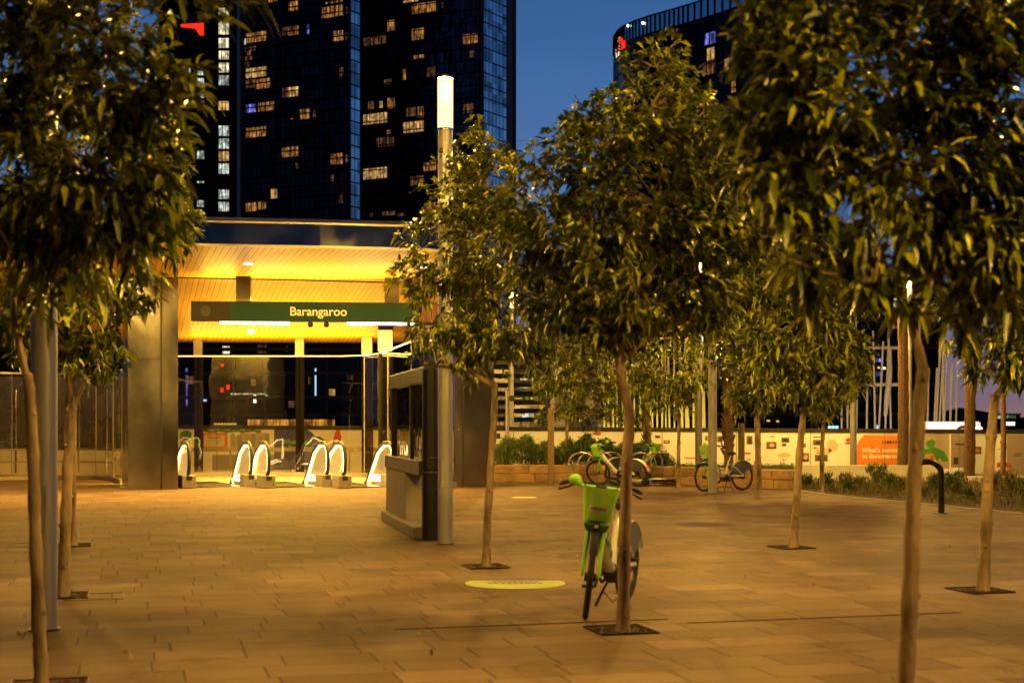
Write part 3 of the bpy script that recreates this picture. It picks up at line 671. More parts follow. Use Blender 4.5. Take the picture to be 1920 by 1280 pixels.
# rear glass with posts
rear = [(225,42),(335,42),(375,42),(560,42),(640,42),(683,41.6),(708,40.6),(727,39),(745,37),(771,34.6),(800,34.0),(853,34.9)]
tops = [3.55]*12
for i in range(1, len(rear)-1):
    if i in (1,): pass
m = MB()
for (a, da), (b, db) in zip(rear[:-1], rear[1:]):
    if a >= 683 and len(m.f) == 5: gl = m.build('glass_screen', M['glass'], st, smooth=True); m = MB()
    p = PX(a, da, .14); q = PX(b, db, .14); m.add([p, q, q+Vector((0,0,3.41)), p+Vector((0,0,3.41))], [(0,1,2,3)])
m.build('curved_glass_screen', glass('curved_screen_glass', (.55,.50,.42), .30, .06), st, smooth=True)
m = MB()
for (a, da), (b, db) in zip(rear[:-1], rear[1:]): m.bar(PX(a,da,3.56), PX(b,db,3.56), .04, .022)
m.build('light_strip', M['station_strip'], gl)
m = MB()
for (a, da), (b, db) in zip(rear[:-1], rear[1:]): m.bar(PX(a,da,.07), PX(b,db,.07), .12, .14)
for i in (5, 7, 9): m.bar(PX(rear[i][0], rear[i][1]-.01, .14), PX(rear[i][0], rear[i][1]-.01, 3.55), .02, .012)
m.build('glazing_rail', M['trim'], gl)
for px in (372.5, 562.5):
    m = MB(); p = PX(px, 42.35, 0); m.box((p.x-.07, p.y, 2.05), (.10,.14,4.1)); m.box((p.x+.07, p.y, 2.05), (.10,.14,4.1)); m.box((p.x, p.y+.03, 2.05), (.05,.06,4.1)); m.build('post', M['matte'], st); m = MB(); m.box((p.x, p.y-.09, 3.85), (.26,.03,.56)); m.build('post_lit_top', M['trim'], st)  # dark length and paler top: shade and uplight painted into one post
for a, b, d in ((677,697,41.9), (708,735,40.0), (788,815,38)):
    m = MB(); m.box((PX((a+b)/2,d,0).x, d+.3, 2.2), ((b-a)/F*d,.3,4.4)); m.build('column', M['matte'], st); m = MB(); m.box((PX((a+b)/2,d,0).x, d+.13, 3.9), ((b-a)/F*d,.02,.6)); m.build('column_lit_top', M['trim'], st)  # same split: shaded lower column and lit top put into the colours
# sign
sg = thing('station_sign', PX(600,33.6,4.0), 'long hanging green sign reading Barangaroo under the timber soffit', 'sign')
def sgp(px, py, D=33.6): return W(px, py, D)
dS = lambda px: 33.5+(px-358)/490*.55
def sgq(mb, x0, x1, y0, y1, front_off=0, th=.22):
    a = W(x0, y0, dS(x0)); b = W(x1, y0, dS(x1)); c = W(x1, y1, dS(x0)); zt = 4.447; zb = zt-(y1-y0)/F*33.6
    z1 = zt-(y0-565)/F*33.6; z0 = z1-(y1-y0)/F*33.6
    o = Vector((0, front_off, 0)); p = Vector((a.x, a.y, z0))+o; q = Vector((b.x, b.y, z0))+o
    mb.add([p, q, q+Vector((0,0,z1-z0)), p+Vector((0,0,z1-z0)), p+Vector((0,th,0)), q+Vector((0,th,0)), q+Vector((0,th,z1-z0)), p+Vector((0,th,z1-z0))],
           [(0,1,2,3),(5,4,7,6),(4,0,3,7),(1,5,6,2),(3,2,6,7),(4,5,1,0)])
m = MB(); sgq(m, 358, 858, 565, 602); m.build('housing', mat('sign_housing', (.018,.014,.012), .5, spec=.2), sg)
m = MB(); sgq(m, 432, 785, 567, 600.5, -.006, .004); m.build('green_panel', M['green_sign'], sg)
m = MB(); sgq(m, 786, 850, 567, 600.5, -.006, .004); m.build('red_panel', mat('sign_red', (.10,.015,.012), .5), sg)
m = MB(); p = W(386, 583, dS(386)); m.cyl(p+Vector((0,-.012,0)), p+Vector((0,.02,0)), .13, 20); m.build('speaker_disc', M['black'], sg)
p = W(597, 592.5, dS(597)); text_mesh('lettering', 'Barangaroo', .29, M['letter'], sg, facing(p+Vector((0,-.012,.012)), (1,.09,0)), .006, 'CENTER', .004)
for a, b in ((411,541),(650,776)):
    m = MB(); q = W(a, 601, dS(a)); r_ = W(b, 601, dS(b)); z = 3.945; m.bar((q.x, q.y+.1, z), (r_.x, r_.y+.1, z), .14, .04); m.build('light_bar', M['bar_light'], sg)
for px in (581, 611):
    m = MB(); q = W(px, 606, dS(px)); m.sphere((q.x, q.y+.1, 3.92), .07, 10, 6); m.build('camera_dome', M['black'], sg, smooth=True)
for px in (455, 734):
    m = MB(); q = W(px, 0, dS(px)); m.box((q.x, q.y+.14, 4.75), (.34,.16,.60)); m.build('hanger', M['brown_box'], sg)
# soffit downlights
for px, D, z in ((466,30.9,5.045),(795,31.6,5.045),(470,41.0,4.20),(678,39.5,4.37),(620,30.9,5.045)):
    if px == 620: continue
    c = PX(px, D, z); t = thing('soffit_downlight', c, {466:'round downlight in the outer soffit above the left hanger',795:'round downlight in the outer soffit beside the tree leaves',470:'small downlight deep in the inner soffit at left',678:'small downlight deep in the inner soffit at right'}[px], 'ceiling light', 'round soffit downlights')
    m = MB(); m.ring(c-Vector((0,0,.012)), .11, .015, (0,0,1), 20, 6); m.build('bezel', M['chrome'], t)
    m = MB(); m.cyl(c-Vector((0,0,.02)), c-Vector((0,0,.008)), .10, 18); m.build('diffuser', M['downlight'], t)
# area lights added for the station glow: sign top, glass, hall and drum
def area(name, loc, rot, sx, sy, e, c):
    l = bpy.data.lights.new(name, 'AREA'); l.shape = 'RECTANGLE'; l.size = sx; l.size_y = sy; l.energy = e; l.color = c
    o = bpy.data.objects.new(name, l); col.objects.link(o); o.location = loc; o.rotation_euler = rot; return o
WC = (1,.56,.055)
area('sign_top_fill', PX(600,33.75,4.50), (R(180)+R(22),0,0), 5.5, .25, 170, WC)
area('glass_top_fill', PX(530,41.6,3.62), (R(180)+R(12),0,0), 5.5, .15, 130, WC)
area('hall_ceiling_fill', PX(560,38,3.0), (R(180),0,0), 4.5, 2.0, 190, WC)
area('hall_downward_fill', PX(560,37.5,4.3), (0,0,0), 5.5, 4, 1900, (1,.58,.08))
for k_, px_ in enumerate((330, 466, 630, 795, 150, 90, 30)):
    area('downlight_and_fill_beam', PX(px_, 31.0+.2*min(k_,3)-(1.5 if k_ > 3 else 0), 5.0), (0,0,0), .25, .25, 110 if k_ < 4 else 230, (1,.58,.09))  # two sit at the downlights; the others are added to brighten the paving
area('drum_fill', PX(80,42,4.3), (0,0,0), 4, 2, 900, (1,.62,.26))

# handrail barrier behind the glass
br = thing('barrier_rail', PX(520,43.3,0), 'yellow lit handrail barrier behind the station glass', 'handrail')
m = MB(); m.bar(PX(345,43.4,.78), PX(705,43.4,.78), .07, .12); m.build('top_rail', M['trim'], br)
for px in (350, 432, 466, 557, 655):
    m = MB(); m.box(PX(px,43.45,.36), (.05,.05,.72)); m.build('post', M['trim'], br)

# escalators
def balustrade(par, x):
    h = 1.02; L_ = 2.0
    m = MB(); pts = [(x, .10, .30), (x, .05, .52), (x, .03, .74), (x, .10, .93), (x, .28, h+.02), (x, .7, h+.05), (x, L_, h-.02), (x, L_+1.2, h-.65)]
    hr_pts = [Vector(p) for p in [(x,.12,.27),(x,-.02,.40),(x,-.07,.62),(x,-.04,.84),(x,.08,1.0),(x,.26,1.09),(x,.7,1.08),(x,1.2,.88),(x,L_,.10),(x,L_+.6,-.2)]]
    o = MB().box((x, .22, .15), (.34,.55,.30)).box((x, .9, .10), (.20,1.0,.20)).build('balustrade', M['trim'], par, bevel=.012, local=True)
    MB().tube(hr_pts, .045, 8).build('handrail', M['black'], o, smooth=True, local=True)
    MB().poly([(x-.006,.10,.30),(x-.006,.02,.62),(x-.006,.10,.92),(x-.006,.28,1.04),(x-.006,.7,1.02),(x-.006,1.2,.82),(x-.006,L_,.06),(x-.006,.9,.26)], (.012,0,0)).build('glass_panel', M['balus_glass'], o, local=True)
    # lit skirting and the glowing rim under the handrail
    MB().tube([(x,.13,.33),(x,.06,.62),(x,.13,.90),(x,.28,1.01),(x,.7,1.0),(x,1.2,.80),(x,L_,.03)], .014, 6).build('rim_light', M['esc_light'], o, local=True)
    MB().bar((x-.03,.5,.235), (x-.03,1.4,.235), .10, .05).build('skirt_light', M['esc_light'], o, local=True)
    MB().box((x, -.062, .235), (.13,.03,.10)).build('handrail_inlet', M['black'], o, local=True)
    MB().cyl((x+.11,-.06,.08), (x+.11,-.05,.08), .018, 8).build('button', M['black'], o, local=True)
esc = []
for i, (a, b, lb) in enumerate(((354,472,'leftmost escalator, half hidden by the left steel pier'),(503,618,'middle escalator with brightly lit glass sides'),(646,742,'rightmost escalator, half hidden by the drinking fountain wall'))):
    D = 34.5; x0 = PX(a, D, 0); wd = (b-a)/F*D
    e_ = thing('escalator', (x0.x, D, .008), lb, 'escalator', 'escalators going down from the station hall', rz=R(24))
    wd2 = wd/math.cos(R(17))
    for xx, yy in ((0,0),(wd,0)):
        sub = balustrade(e_, xx)
    m = MB(); m.box((wd/2, .7, .012), (wd-.36, 1.3, .02)); m.build('landing_plate', M['steel'], e_, local=True)
    m = MB()
    for k in range(5): m.box((wd/2, 1.5+k*.4, .0-k*.0+.012), (wd-.36, .36, .02))
    m.build('steps', M['dark_metal'], e_, local=True)
    m = MB(); m.bar((.14,.5,.14), (.14,1.5,.14), .01, .04); m.bar((wd-.14,.5,.14), (wd-.14,1.5,.14), .01, .04); m.build('step_light', M['esc_light'], e_, local=True)

# left glass drum
gd = thing('glass_drum', PX(100,40,0), 'curved glass enclosure with steel rails left of the steel pier', 'glass screen')
dp = [(-120,37.5),(-60,38.6),(22,39.6),(100,40.2),(180,40.0),(212,39.0),(229,37.2)]
m = MB()
for (a, da), (b, db) in zip(dp[:-1], dp[1:]):
    p = PX(a,da,.10); q = PX(b,db,.10); m.add([p, q, q+Vector((0,0,2.85)), p+Vector((0,0,2.85))], [(0,1,2,3)])
m.build('glass_panels', M['glass'], gd, smooth=True)
m = MB()
for (a, da), (b, db) in zip(dp[:-1], dp[1:]):
    m.bar(PX(a,da,.05), PX(b,db,.05), .12, .12); m.bar(PX(a,da,2.97), PX(b,db,2.97), .05, .05); m.bar(PX(a,da+.5,.84), PX(b,db+.5,.84), .05, .06); m.bar(PX(a,da+.5,.48), PX(b,db+.5,.48), .03, .03)
for a, da in dp[1:]: m.bar(PX(a,da,.1), PX(a,da,2.95), .025, .02)
m.build('rails', M['trim'], gd)
m = MB(); m.add([PX(-140,43.5,0), PX(300,43.5,0), PX(300,43.5,3.0), PX(-140,43.5,3.0)], [(0,1,2,3)]); m.build('back_wall', mat('drum_wall', (.26,.25,.23), .28, .6, .15, 1.5), gd)
m = MB(); m.add([PX(-140,43.3,0), PX(300,43.3,0), PX(300,43.3,.78), PX(-140,43.3,.78)], [(0,1,2,3)]); m.build('low_wall', M['white_wall'], gd)
for px in (30, 55, 148, 200):
    m = MB(); m.cyl(PX(px,42.5,.1), PX(px,42.5,2.6), .035, 8); m.build('post', M['chrome'], gd)
m = MB(); p = PX(213,39.8,0); m.ring(p+Vector((0,0,.72)), .15, .018, (0,1,0), 18, 6); m.cyl(p, p+Vector((0,0,.55)), .03, 8); m.build('hose_reel', M['chrome'], gd)

# ------------------------------------------------------------------ drinking fountain / map wall
kb = thing('fountain_wall', PX(807,19.1,0), 'dark steel and glass map wall with a drinking tap on a concrete plinth', 'map board')
A_ = PX(807,19.1,0); Bq = PX(739,23.0,0); dk = (Bq-A_).normalized(); nk = Vector((dk.y, -dk.x, 0))
Lk = (Bq-A_).length
def kq(mb, t0, t1, z0, z1, th=.12, off=0):
    a = A_+dk*t0+nk*off; b = A_+dk*t1+nk*off
    mb.bar((a.x,a.y,(z0+z1)/2), (b.x,b.y,(z0+z1)/2), th, z1-z0)
m = MB(); m.cyl((A_.x,A_.y,0), (A_.x,A_.y,2.28), .112, 20); m.build('post', M['dark_metal'], kb, smooth=True)
m = MB(); m.cyl((A_.x,A_.y,1.10), (A_.x,A_.y,1.115), .116, 20); m.cyl((A_.x,A_.y,.90), (A_.x,A_.y,.915), .116, 20); m.build('post_band', M['chrome'], kb, smooth=True)
m = MB(); kq(m, .05, Lk, 2.12, 2.33, .16); m.build('header', M['dark_metal'], kb, bevel=.01)
m = MB(); kq(m, Lk-.05, Lk, 1.05, 2.12, .10); kq(m, Lk*.45, Lk*.45+.10, 1.05, 2.12, .06); m.build('frame', M['dark_metal'], kb)
m = MB(); kq(m, .1, Lk-.05, 1.05, 2.12, .012); m.build('glass_pane', M['kiosk_glass'], kb)
m = MB(); kq(m, .05, Lk, .86, 1.05, .30); m.build('basin_shelf', M['brown_box'], kb, bevel=.008)
m = MB(); kq(m, .05, Lk, 1.05, 1.06, .32); m.build('shelf_trim', M['chrome'], kb)
m = MB(); kq(m, Lk*.40, Lk, .10, .855, .26); m.build('concrete_leg', M['concrete'], kb, bevel=.01)
m = MB(); kq(m, .15, Lk+.02, 0, .16, .42); m.build('plinth', M['concrete'], kb, bevel=.015)
t = A_+dk*(Lk-.55); m = MB(); m.tube([(t.x,t.y,1.06),(t.x,t.y,1.2),(t.x+.02,t.y-.03,1.25),(t.x+.09,t.y-.10,1.25),(t.x+.11,t.y-.12,1.19)], .016, 8); m.build('drinking_tap', M['chrome'], kb, smooth=True)
t = A_+dk*(Lk*.62)+nk*.09
m = MB()
for k in range(2): m.sphere((t.x+k*.05, t.y+.0-k*.14, 2.24), .035, 8, 5)
m.build('header_lights', M['chrome'], kb)

# ------------------------------------------------------------------ bicycles (local: x forward, z up)
def make_bike(label, group='green and white hire bicycles', steer=0.0, detail=True):
    root = thing('hire_bicycle', (0,0,0), label, 'bicycle', group); root['_loc'] = 1
    rr = .335
    def wheel(par, x, front):
        o = MB().ring((x,0,rr), rr-.022, .024, (0,1,0), 40, 8).build('wheel', M['tyre'], par, smooth=True, local=True)
        m = MB(); m.ring((x,0,rr), rr-.05, .009, (0,1,0), 40, 6); m.cyl((x,-.045,rr), (x,.045,rr), .035 if front else .065, 12)
        for k in range(20):
            a = k*math.pi/10; s_ = .03*(1 if k % 2 else -1); m.tube([(x+.03*math.cos(a),s_,rr+.03*math.sin(a)), (x+(rr-.05)*math.cos(a+.12),0,rr+(rr-.05)*math.sin(a+.12))], .0014, 3, cap=False)
        m.build('rim', M['dark_metal'], o, local=True); return o
    wheel(root, -.57, False)
    # steering assembly
    hd = Vector((.40,0,.78)); fx = Vector((.57,0,rr))
    ax = (Vector((.44,0,.70))-Vector((.36,0,.95))).normalized()
    S = Matrix.Translation(hd) @ Matrix.Rotation(steer, 4, (-ax)) @ Matrix.Translation(-hd)
    def steered(o): o.data.transform(S); [c.data.transform(S) for c in bpy.data.objects if c.parent == o]; return o
    wh = wheel(root, .57, True); steered(wh)
    m = MB()
    for s_ in (-1, 1): m.tube([(.42,s_*.052,.74),(.455,s_*.06,.66),(.565,s_*.066,rr)], [.024,.022,.015], 8)
    m.bar((.40,-.07,.755), (.40,.07,.755), .07, .06); m.tube([(.415,0,.74),(.345,0,.98)], .026, 10); steered(m.build('fork', M['lime'], root, smooth=True, local=True))
    m = MB(); n = 12; pts = []
    for k in range(n+1):
        a = R(35)+R(105)*k/n; pts.append((.57+(rr+.03)*math.cos(a), 0, rr+(rr+.03)*math.sin(a)))
    for a, b in zip(pts[:-1], pts[1:]): m.bar(a, b, .062, .006)
    steered(m.build('front_mudguard', M['black'], root, local=True))
    # basket: tapered open tub
    m = MB(); prof = []
    def rr4(w, d, z, x0): 
        out = []
        for k in range(20):
            a = 2*math.pi*k/20; c_, s_ = math.cos(a), math.sin(a); e = .45
            out.append(Vector((x0+math.copysign(abs(c_)**e, c_)*d/2, math.copysign(abs(s_)**e, s_)*w/2, z)))
        return out
    rings = [rr4(.23,.18,.79,.50), rr4(.25,.20,.88,.505), rr4(.29,.235,1.03,.515), rr4(.305,.25,1.055,.515), rr4(.29,.235,1.05,.515), rr4(.24,.19,.88,.505), rr4(.21,.16,.805,.50)]
    vs = [v for r_ in rings for v in r_]; fs = []
    for i in range(6):
        for k in range(20): fs.append((i*20+k, i*20+(k+1) % 20, (i+1)*20+(k+1) % 20, (i+1)*20+k))
    fs.append(tuple(range(19,-1,-1))); fs.append(tuple(120+k for k in range(20)))
    m.add(vs, fs); bk_ = m.build('basket', M['basket'], root, smooth=True, local=True)
    MB().box((.606,0,.885), (.004,.15,.05)).build('badge', M['letter'], bk_, local=True)
    mm = MB()
    for k in range(9): mm.box((.6095,-.056+k*.014,.885), (.002,.008,.018+.008*((k*7) % 3)))
    mm.build('badge_text', M['dark_metal'], bk_, local=True)
    MB().ring((.611,0,.955), .022, .004, (1,0,0), 16, 5).build('emblem', M['letter'], bk_, local=True)
    MB().box((.45,0,1.01), (.05,.085,.10)).build('phone_holder', M['black'], bk_, bevel=.008, local=True)
    MB().box((.52,0,.735), (.15,.17,.07), taper=1.25).build('basket_base', M['dgreen'], bk_, bevel=.015, local=True)
    MB().box((.60,0,.745), (.03,.06,.06)).build('head_light', M['black'], bk_, bevel=.006, local=True)
    MB().box((.617,0,.745), (.006,.035,.025)).build('light_lens', M['letter'], bk_, local=True)
    steered(bk_)
    m = MB(); m.tube([(.345,0,.98),(.34,0,1.03)], .02, 8); m.tube([(.22,-.31,1.04),(.30,-.2,1.06),(.34,-.06,1.05),(.34,.06,1.05),(.30,.2,1.06),(.22,.31,1.04)], .014, 8)
    hb = m.build('handlebar', M['dark_metal'], root, smooth=True, local=True)
    for s_ in (-1, 1):
        MB().tube([(.24,s_*.28,1.045),(.12,s_*.33,1.02)], .019, 8).build('grip', M['black'], hb, local=True, smooth=True)
        MB().tube([(.30,s_*.22,1.04),(.34,s_*.25,1.02),(.26,s_*.34,.98)], .008, 6).build('brake_lever', M['black'], hb, local=True)
    MB().sphere((.30,-.215,1.075), .048, 12, 8, (.9,1.1,1)).tube([(.31,-.19,1.06),(.36,-.12,1.02),(.37,-.03,1.0)], [.028,.02,.016], 8).build('bell_housing', M['lime'], hb, smooth=True, local=True)
    MB().tube([(.37,.03,1.0),(.36,.12,1.02),(.31,.17,1.05)], [.016,.018,.016], 8).build('cable_cover', M['lime'], hb, smooth=True, local=True)
    steered(hb)
    for s_ in (-1, 1):
        steered(MB().tube([(.31,s_*.2,1.04),(.42,s_*.15,1.07),(.44,s_*.06,.98),(.40,s_*.035,.85),(.47,s_*.06,.62)], .0045, 5).build('brake_cable', M['black'], root, local=True))
    # frame
    m = MB(); m.tube([(.37,0,.88),(.40,0,.76)], .032, 10)
    m.tube([(.385,0,.80),(.26,0,.62),(.12,0,.45),(-.02,0,.34),(-.10,0,.33)], [.045,.05,.052,.05,.045], 12)
    m.tube([(-.07,0,.32),(-.13,0,.50),(-.20,0,.72)], [.04,.034,.028], 10)
    for s_ in (-1, 1):
        m.tube([(-.08,s_*.03,.34),(-.25,s_*.06,.36),(-.57,s_*.075,rr)], [.02,.018,.016], 8); m.tube([(-.18,s_*.03,.62),(-.35,s_*.07,.52),(-.57,s_*.075,rr)], [.014]*3, 6)
    fr = m.build('frame', M['bike_white'], root, smooth=True, local=True)
    Mx = facing((.245,-.052,.665), (-.60,0,-.72), (.72,0,-.60))
    t_ = text_mesh('frame_lettering', 'Lime', .13, M['dgreen'], root, facing((.055,-.054,.35), (.66,0,.75), (-.75,0,.66)), .004, 'LEFT', .003)
    t2 = text_mesh('frame_lettering', 'Lime', .13, M['dgreen'], root, facing((.30,.054,.63), (-.66,0,-.75), (-.75,0,.66)), .004, 'LEFT', .003)
    MB().bar((-.165,0,.50), (-.235,0,.70), .07, .10).build('battery', M['guard'], root, bevel=.01, local=True)
    MB().tube([(-.20,0,.70),(-.25,0,.84)], .016, 10).build('seat_post', M['bike_white'], root, smooth=True, local=True)
    MB().sphere((-.29,0,.87), .1, 14, 8, (1.25,.95,.38)).tube([(-.26,0,.875),(-.14,0,.87)], [.055,.025], 10).build('saddle', M['black'], root, smooth=True, local=True)
    # rear guard and rack
    m = MB(); n = 16
    for s_ in (-1, 1):
        pl = [(-.57,s_*.045,rr+.03)]+[(-.57+(rr+.035)*math.cos(a), s_*.045, rr+(rr+.035)*math.sin(a)) for a in [R(12)+R(130)*k/n for k in range(n+1)]]
        m.poly(pl, (0,s_*.006,0))
    m.build('skirt_guard', M['guard'], root, local=True)
    m = MB(); pts = [(-.57+(rr+.04)*math.cos(a), 0, rr+(rr+.04)*math.sin(a)) for a in [R(5)+R(165)*k/20 for k in range(21)]]
    for a, b in zip(pts[:-1], pts[1:]): m.bar(a, b, .095, .007)
    m.build('rear_mudguard', M['bike_white'], root, local=True)
    MB().box((-.92,0,.52), (.03,.06,.05)).build('tail_light', M['e_red'], root, local=True)
    # drive
    m = MB(); m.ring((-.06,-.07,.31), .085, .012, (0,1,0), 24, 6); m.cyl((-.06,-.11,.31), (-.06,.11,.31), .03, 10); m.sphere((-.06,0,.31), .09, 12, 8, (1,.75,1))
    m.bar((-.06,-.10,.31), (.06,-.10,.20), .015, .03); m.bar((-.06,.10,.31), (-.18,.10,.42), .015, .03)
    m.tube([(-.06,-.07,.395),(-.57,-.06,.37)], .006, 4); m.tube([(-.06,-.07,.225),(-.57,-.06,.30)], .006, 4); m.build('crank_drive', M['black'], root, smooth=True, local=True)
    for p in ((.06,-.15,.20),(-.18,.15,.42)): MB().box(p, (.09,.10,.025)).build('pedal', M['black'], root, local=True)
    m = MB(); m.box((-.14,0,.26), (.08,.09,.08))
    for s_ in (-1, 1): m.tube([(-.14,s_*.04,.24),(-.15,s_*.10,.12),(-.15,s_*.15,.008)], .011, 6)
    m.tube([(-.15,-.09,.14),(-.15,0,.05),(-.15,.09,.14)], .005, 5); m.build('kickstand', M['black'], root, smooth=True, local=True)
    return root
def place(o, loc, yaw, lean=0, pitch=0):
    o.rotation_mode = 'QUATERNION'
    q = Matrix.Rotation(yaw, 4, 'Z') @ Matrix.Rotation(lean, 4, 'X') @ Matrix.Rotation(pitch, 4, 'Y')
    o.rotation_quaternion = q.to_quaternion(); o.location = loc
fw = PX(1101,11.32,0); rw = PX(1174,12.42,0); d = (fw-rw); yaw = math.atan2(d.y, d.x)
b1 = make_bike('lime and white hire bicycle leaning beside the curved tree trunk', steer=R(17)); place(b1, (fw+rw)/2, yaw, R(-2))
b2 = make_bike('hire bicycle with a tilted green basket standing in the cycle hoops', steer=R(10)); place(b2, PX(1160,35.6,0), R(180-38), R(-12))
b3 = copy_tree(b2); b3['label'] = 'dark rear-facing hire bicycle standing right of the curved tree trunk'; place(b3, PX(1193,36.6,0), R(20), R(6))
b4 = copy_tree(b2); b4['label'] = 'hire bicycle parked side-on against the sandstone wall behind the lamp post'; place(b4, PX(1357,33.0,0), R(180+32), R(3))
b5 = copy_tree(b2); b5['label'] = 'hire bicycle lying on its side on the paving by the cycle hoops'; place(b5, PX(1205,35.2,.09), R(178), R(86))

# ------------------------------------------------------------------ cycle hoops
def hoop(c, w_, h, r, mat_, label, name='cycle_hoop', rz=0, group='steel cycle hoops'):
    t = thing(name, c, label, 'bicycle rack', group); m = MB(); ex = Vector((math.cos(rz), math.sin(rz), 0)); n = 12
    pts = [c-ex*w_/2, c-ex*w_/2+Vector((0,0,h-w_*.42))]
    for k in range(1, n): a = math.pi*(1-k/n); pts.append(c+ex*(w_/2*math.cos(a))+Vector((0,0,h-w_*.42+w_*.42*math.sin(a))))
    pts += [c+ex*w_/2+Vector((0,0,h-w_*.42)), c+ex*w_/2]
    m.tube(pts, r, 8); m.build('tube', mat_, t, smooth=True)
    for s_ in (-1, 1): q = c+ex*s_*w_/2; MB().cyl(q, q+Vector((0,0,.012)), r*2.4, 12).build('foot_plate', mat_, t)
names = ['first', 'second', 'third', 'fourth', 'fifth', 'sixth', 'seventh']
for k, (a, b, D) in enumerate(((1065,1116,36.2),(1083,1134,36.3),(1102,1152,36.4),(1120,1170,36.5),(1180,1220,36.2),(1205,1242,36.3),(1219,1266,36.4))):
    c = (PX(a,D,0)+PX(b,D,0))/2; hoop(c, (b-a)/F*D, .83, .021, M['hoop'], '%s steel cycle hoop from the left in the row before the sandstone wall' % names[k], rz=R(6))
hoop((PX(1712,24.9,0)+PX(1765,24.6,0))/2, 53/F*24.8, .90, .052, mat('black_hoop_paint', (.02,.02,.025), .3, .3), 'thick black bent-pipe cycle hoop behind the foreground right trunk', group='x')
bpy.data.objects[-1] if False else None

# short square post & timber bollards
def post(px, D, w_, top, mm, label, name='timber_bollard', cat='bollard'):
    p = PX(px, D, 0); z = W(0, top, D).z; m = MB(); m.box((p.x,p.y,z/2), (w_,w_,z)); tag(m.build(name, mm, bevel=.01), label, cat)
post(1033, 36.4, .16, 765, M['timber_post'], 'short square timber post left of the cycle hoops', 'timber_post', 'post')
post(1390, 41.0, .17, 793, M['timber_post'], 'short timber post between the stubby palm and the small tree')
post(1422, 41.5, .12, 793, M['timber_post'], 'thin timber post hidden behind the small tree trunk')
# finger sign
fs_ = thing('finger_sign', PX(951,40.5,0), 'thin pole carrying a dark finger sign left of the hedge', 'sign')
m = MB(); m.cyl(PX(951,40.5,0), PX(951,40.5,W(0,733,40.5).z), .05, 10); m.build('pole', M['pole'], fs_)
m = MB(); q = W(978,746.5,40.45); m.box(q, (.70,.03,.15)); m.build('arm', M['black'], fs_)
m = MB(); q = W(988,746.5,40.42); m.cyl(q, q+Vector((0,-.01,0)), .05, 12); m.build('green_symbol', M['dgreen'], fs_)
m = MB(); q = W(972,746.5,40.42); m.box(q, (.22,.01,.03)); q = W(997,746.5,40.42); m.box(q, (.07,.01,.04)); m.build('sign_lettering', M['letter'], fs_)

# ------------------------------------------------------------------ sandstone wall, beds
M['stone'] = mat('sandstone', (.42,.27,.14), .85, 0, .28, 5, 1.0, 12, stretch=(1,1,1.6))
rn = random.Random(5)
sw = thing('sandstone_wall', PX(1200,36.5,0), 'low two-course sandstone block wall in front of the hedge', 'stone wall')
wl = [PX(925,37.9,0), PX(1130,37.7,0), PX(1290,36.0,0), PX(1492,33.4,0)]
m = MB()
for a, b in zip(wl[:-1], wl[1:]):
    L_ = (b-a).length; dd = (b-a).normalized()
    for row in range(2):
        s = -rn.uniform(0,.4) if row else 0; s = max(s, 0)
        while s < L_-.05:
            l = min(rn.uniform(.5,1.5), L_-s); c = a+dd*(s+l/2)+Vector((0, .22+rn.uniform(-.02,.02), .115+row*.235))
            rz = math.atan2(dd.y, dd.x); m.box(c, (l-.014, .44, .226), rz); s += l
m.build('blocks', M['stone'], sw, bevel=.02)
def bed_soil(pts, name='soil'):
    m = MB(); m.poly(pts); tag(m.build(name, M['soil']), kind='structure')
bed_soil([PX(925,38.2,.30), PX(1130,38.0,.30), PX(1290,36.3,.30), PX(1492,33.8,.30), PX(1500,43,.30), PX(925,44,.30)])
edge = [PX(1496,33.0,.012), PX(1560,30.8,.012), PX(1700,28.0,.012), PX(1800,26.2,.012), PX(1920,24.4,.012), PX(2100,23,.012)]
bed_soil(edge+[PX(2100,42,.012), PX(1496,42,.012)])
ks = MB()
for a, b in zip(edge[:-1], edge[1:]): ks.bar(a+Vector((0,0,.0)), b, .10, .03)
tag(ks.build('kerb', M['concrete']), kind='structure')
ww = MB(); ww.bar(PX(1490,38.2,.22), PX(1752,38.2,.22), .3, .46); ww.bar(PX(1752,38.0,.08), PX(2100,38.0,.08), .3, .16)
tag(ww.build('white_wall', M['white_wall']), 'long low white rendered wall behind the grasses on the right', 'garden wall')

def blades(name, region, n, K, length, width, mat_, seed, droop=.5, up=1.1, parent=None):
    rng = np.random.default_rng(seed); P = []; Dd = []
    while len(P) < n:
        p = region(rng)
        if p is not None: P.append(p); d = np.array([rng.normal()*.35, rng.normal()*.35, 1.0]); Dd.append(d/np.linalg.norm(d))
    return leaf_mesh(name, np.array(P), np.array(Dd), K, length, width, droop, mat_, parent, rng, up=up)
def hreg(rng):
    px = rng.uniform(922, 1262); D = rng.uniform(38.0, 41.5); py = 832+8*math.sin(px*.05)+6*math.sin(px*.17)
    if px > 1190: py += (px-1190)*.55
    top = W(px, py, D).z; z = .3+(top-.3)*rng.random()**.5
    return np.array([(px-960)/F*D, D, z])
hg = blades('hedge', hreg, 3000, 7, .26, .030, M['hedge_leaf'], 71, .7, .7); tag(hg, 'long dense strappy-leaved hedge above the sandstone wall', 'hedge')
def hreg2(rng):
    px = rng.uniform(1240, 1500); D = rng.uniform(36.5, 40); return np.array([(px-960)/F*D, D, .30+rng.random()*.12])
gc = blades('ground_cover', hreg2, 500, 6, .16, .025, M['hedge_leaf'], 72, .6, .6); tag(gc, kind='stuff')
def greg(rng):
    px = rng.uniform(1500, 2000); t = rng.random(); De = np.interp(px, [1496,1560,1700,1800,1920,2100], [33,30.8,28,26.2,24.4,23]); D = De+.3+t*(37.6-De)
    return np.array([(px-960)/F*D, D, .0+rng.random()*.08])
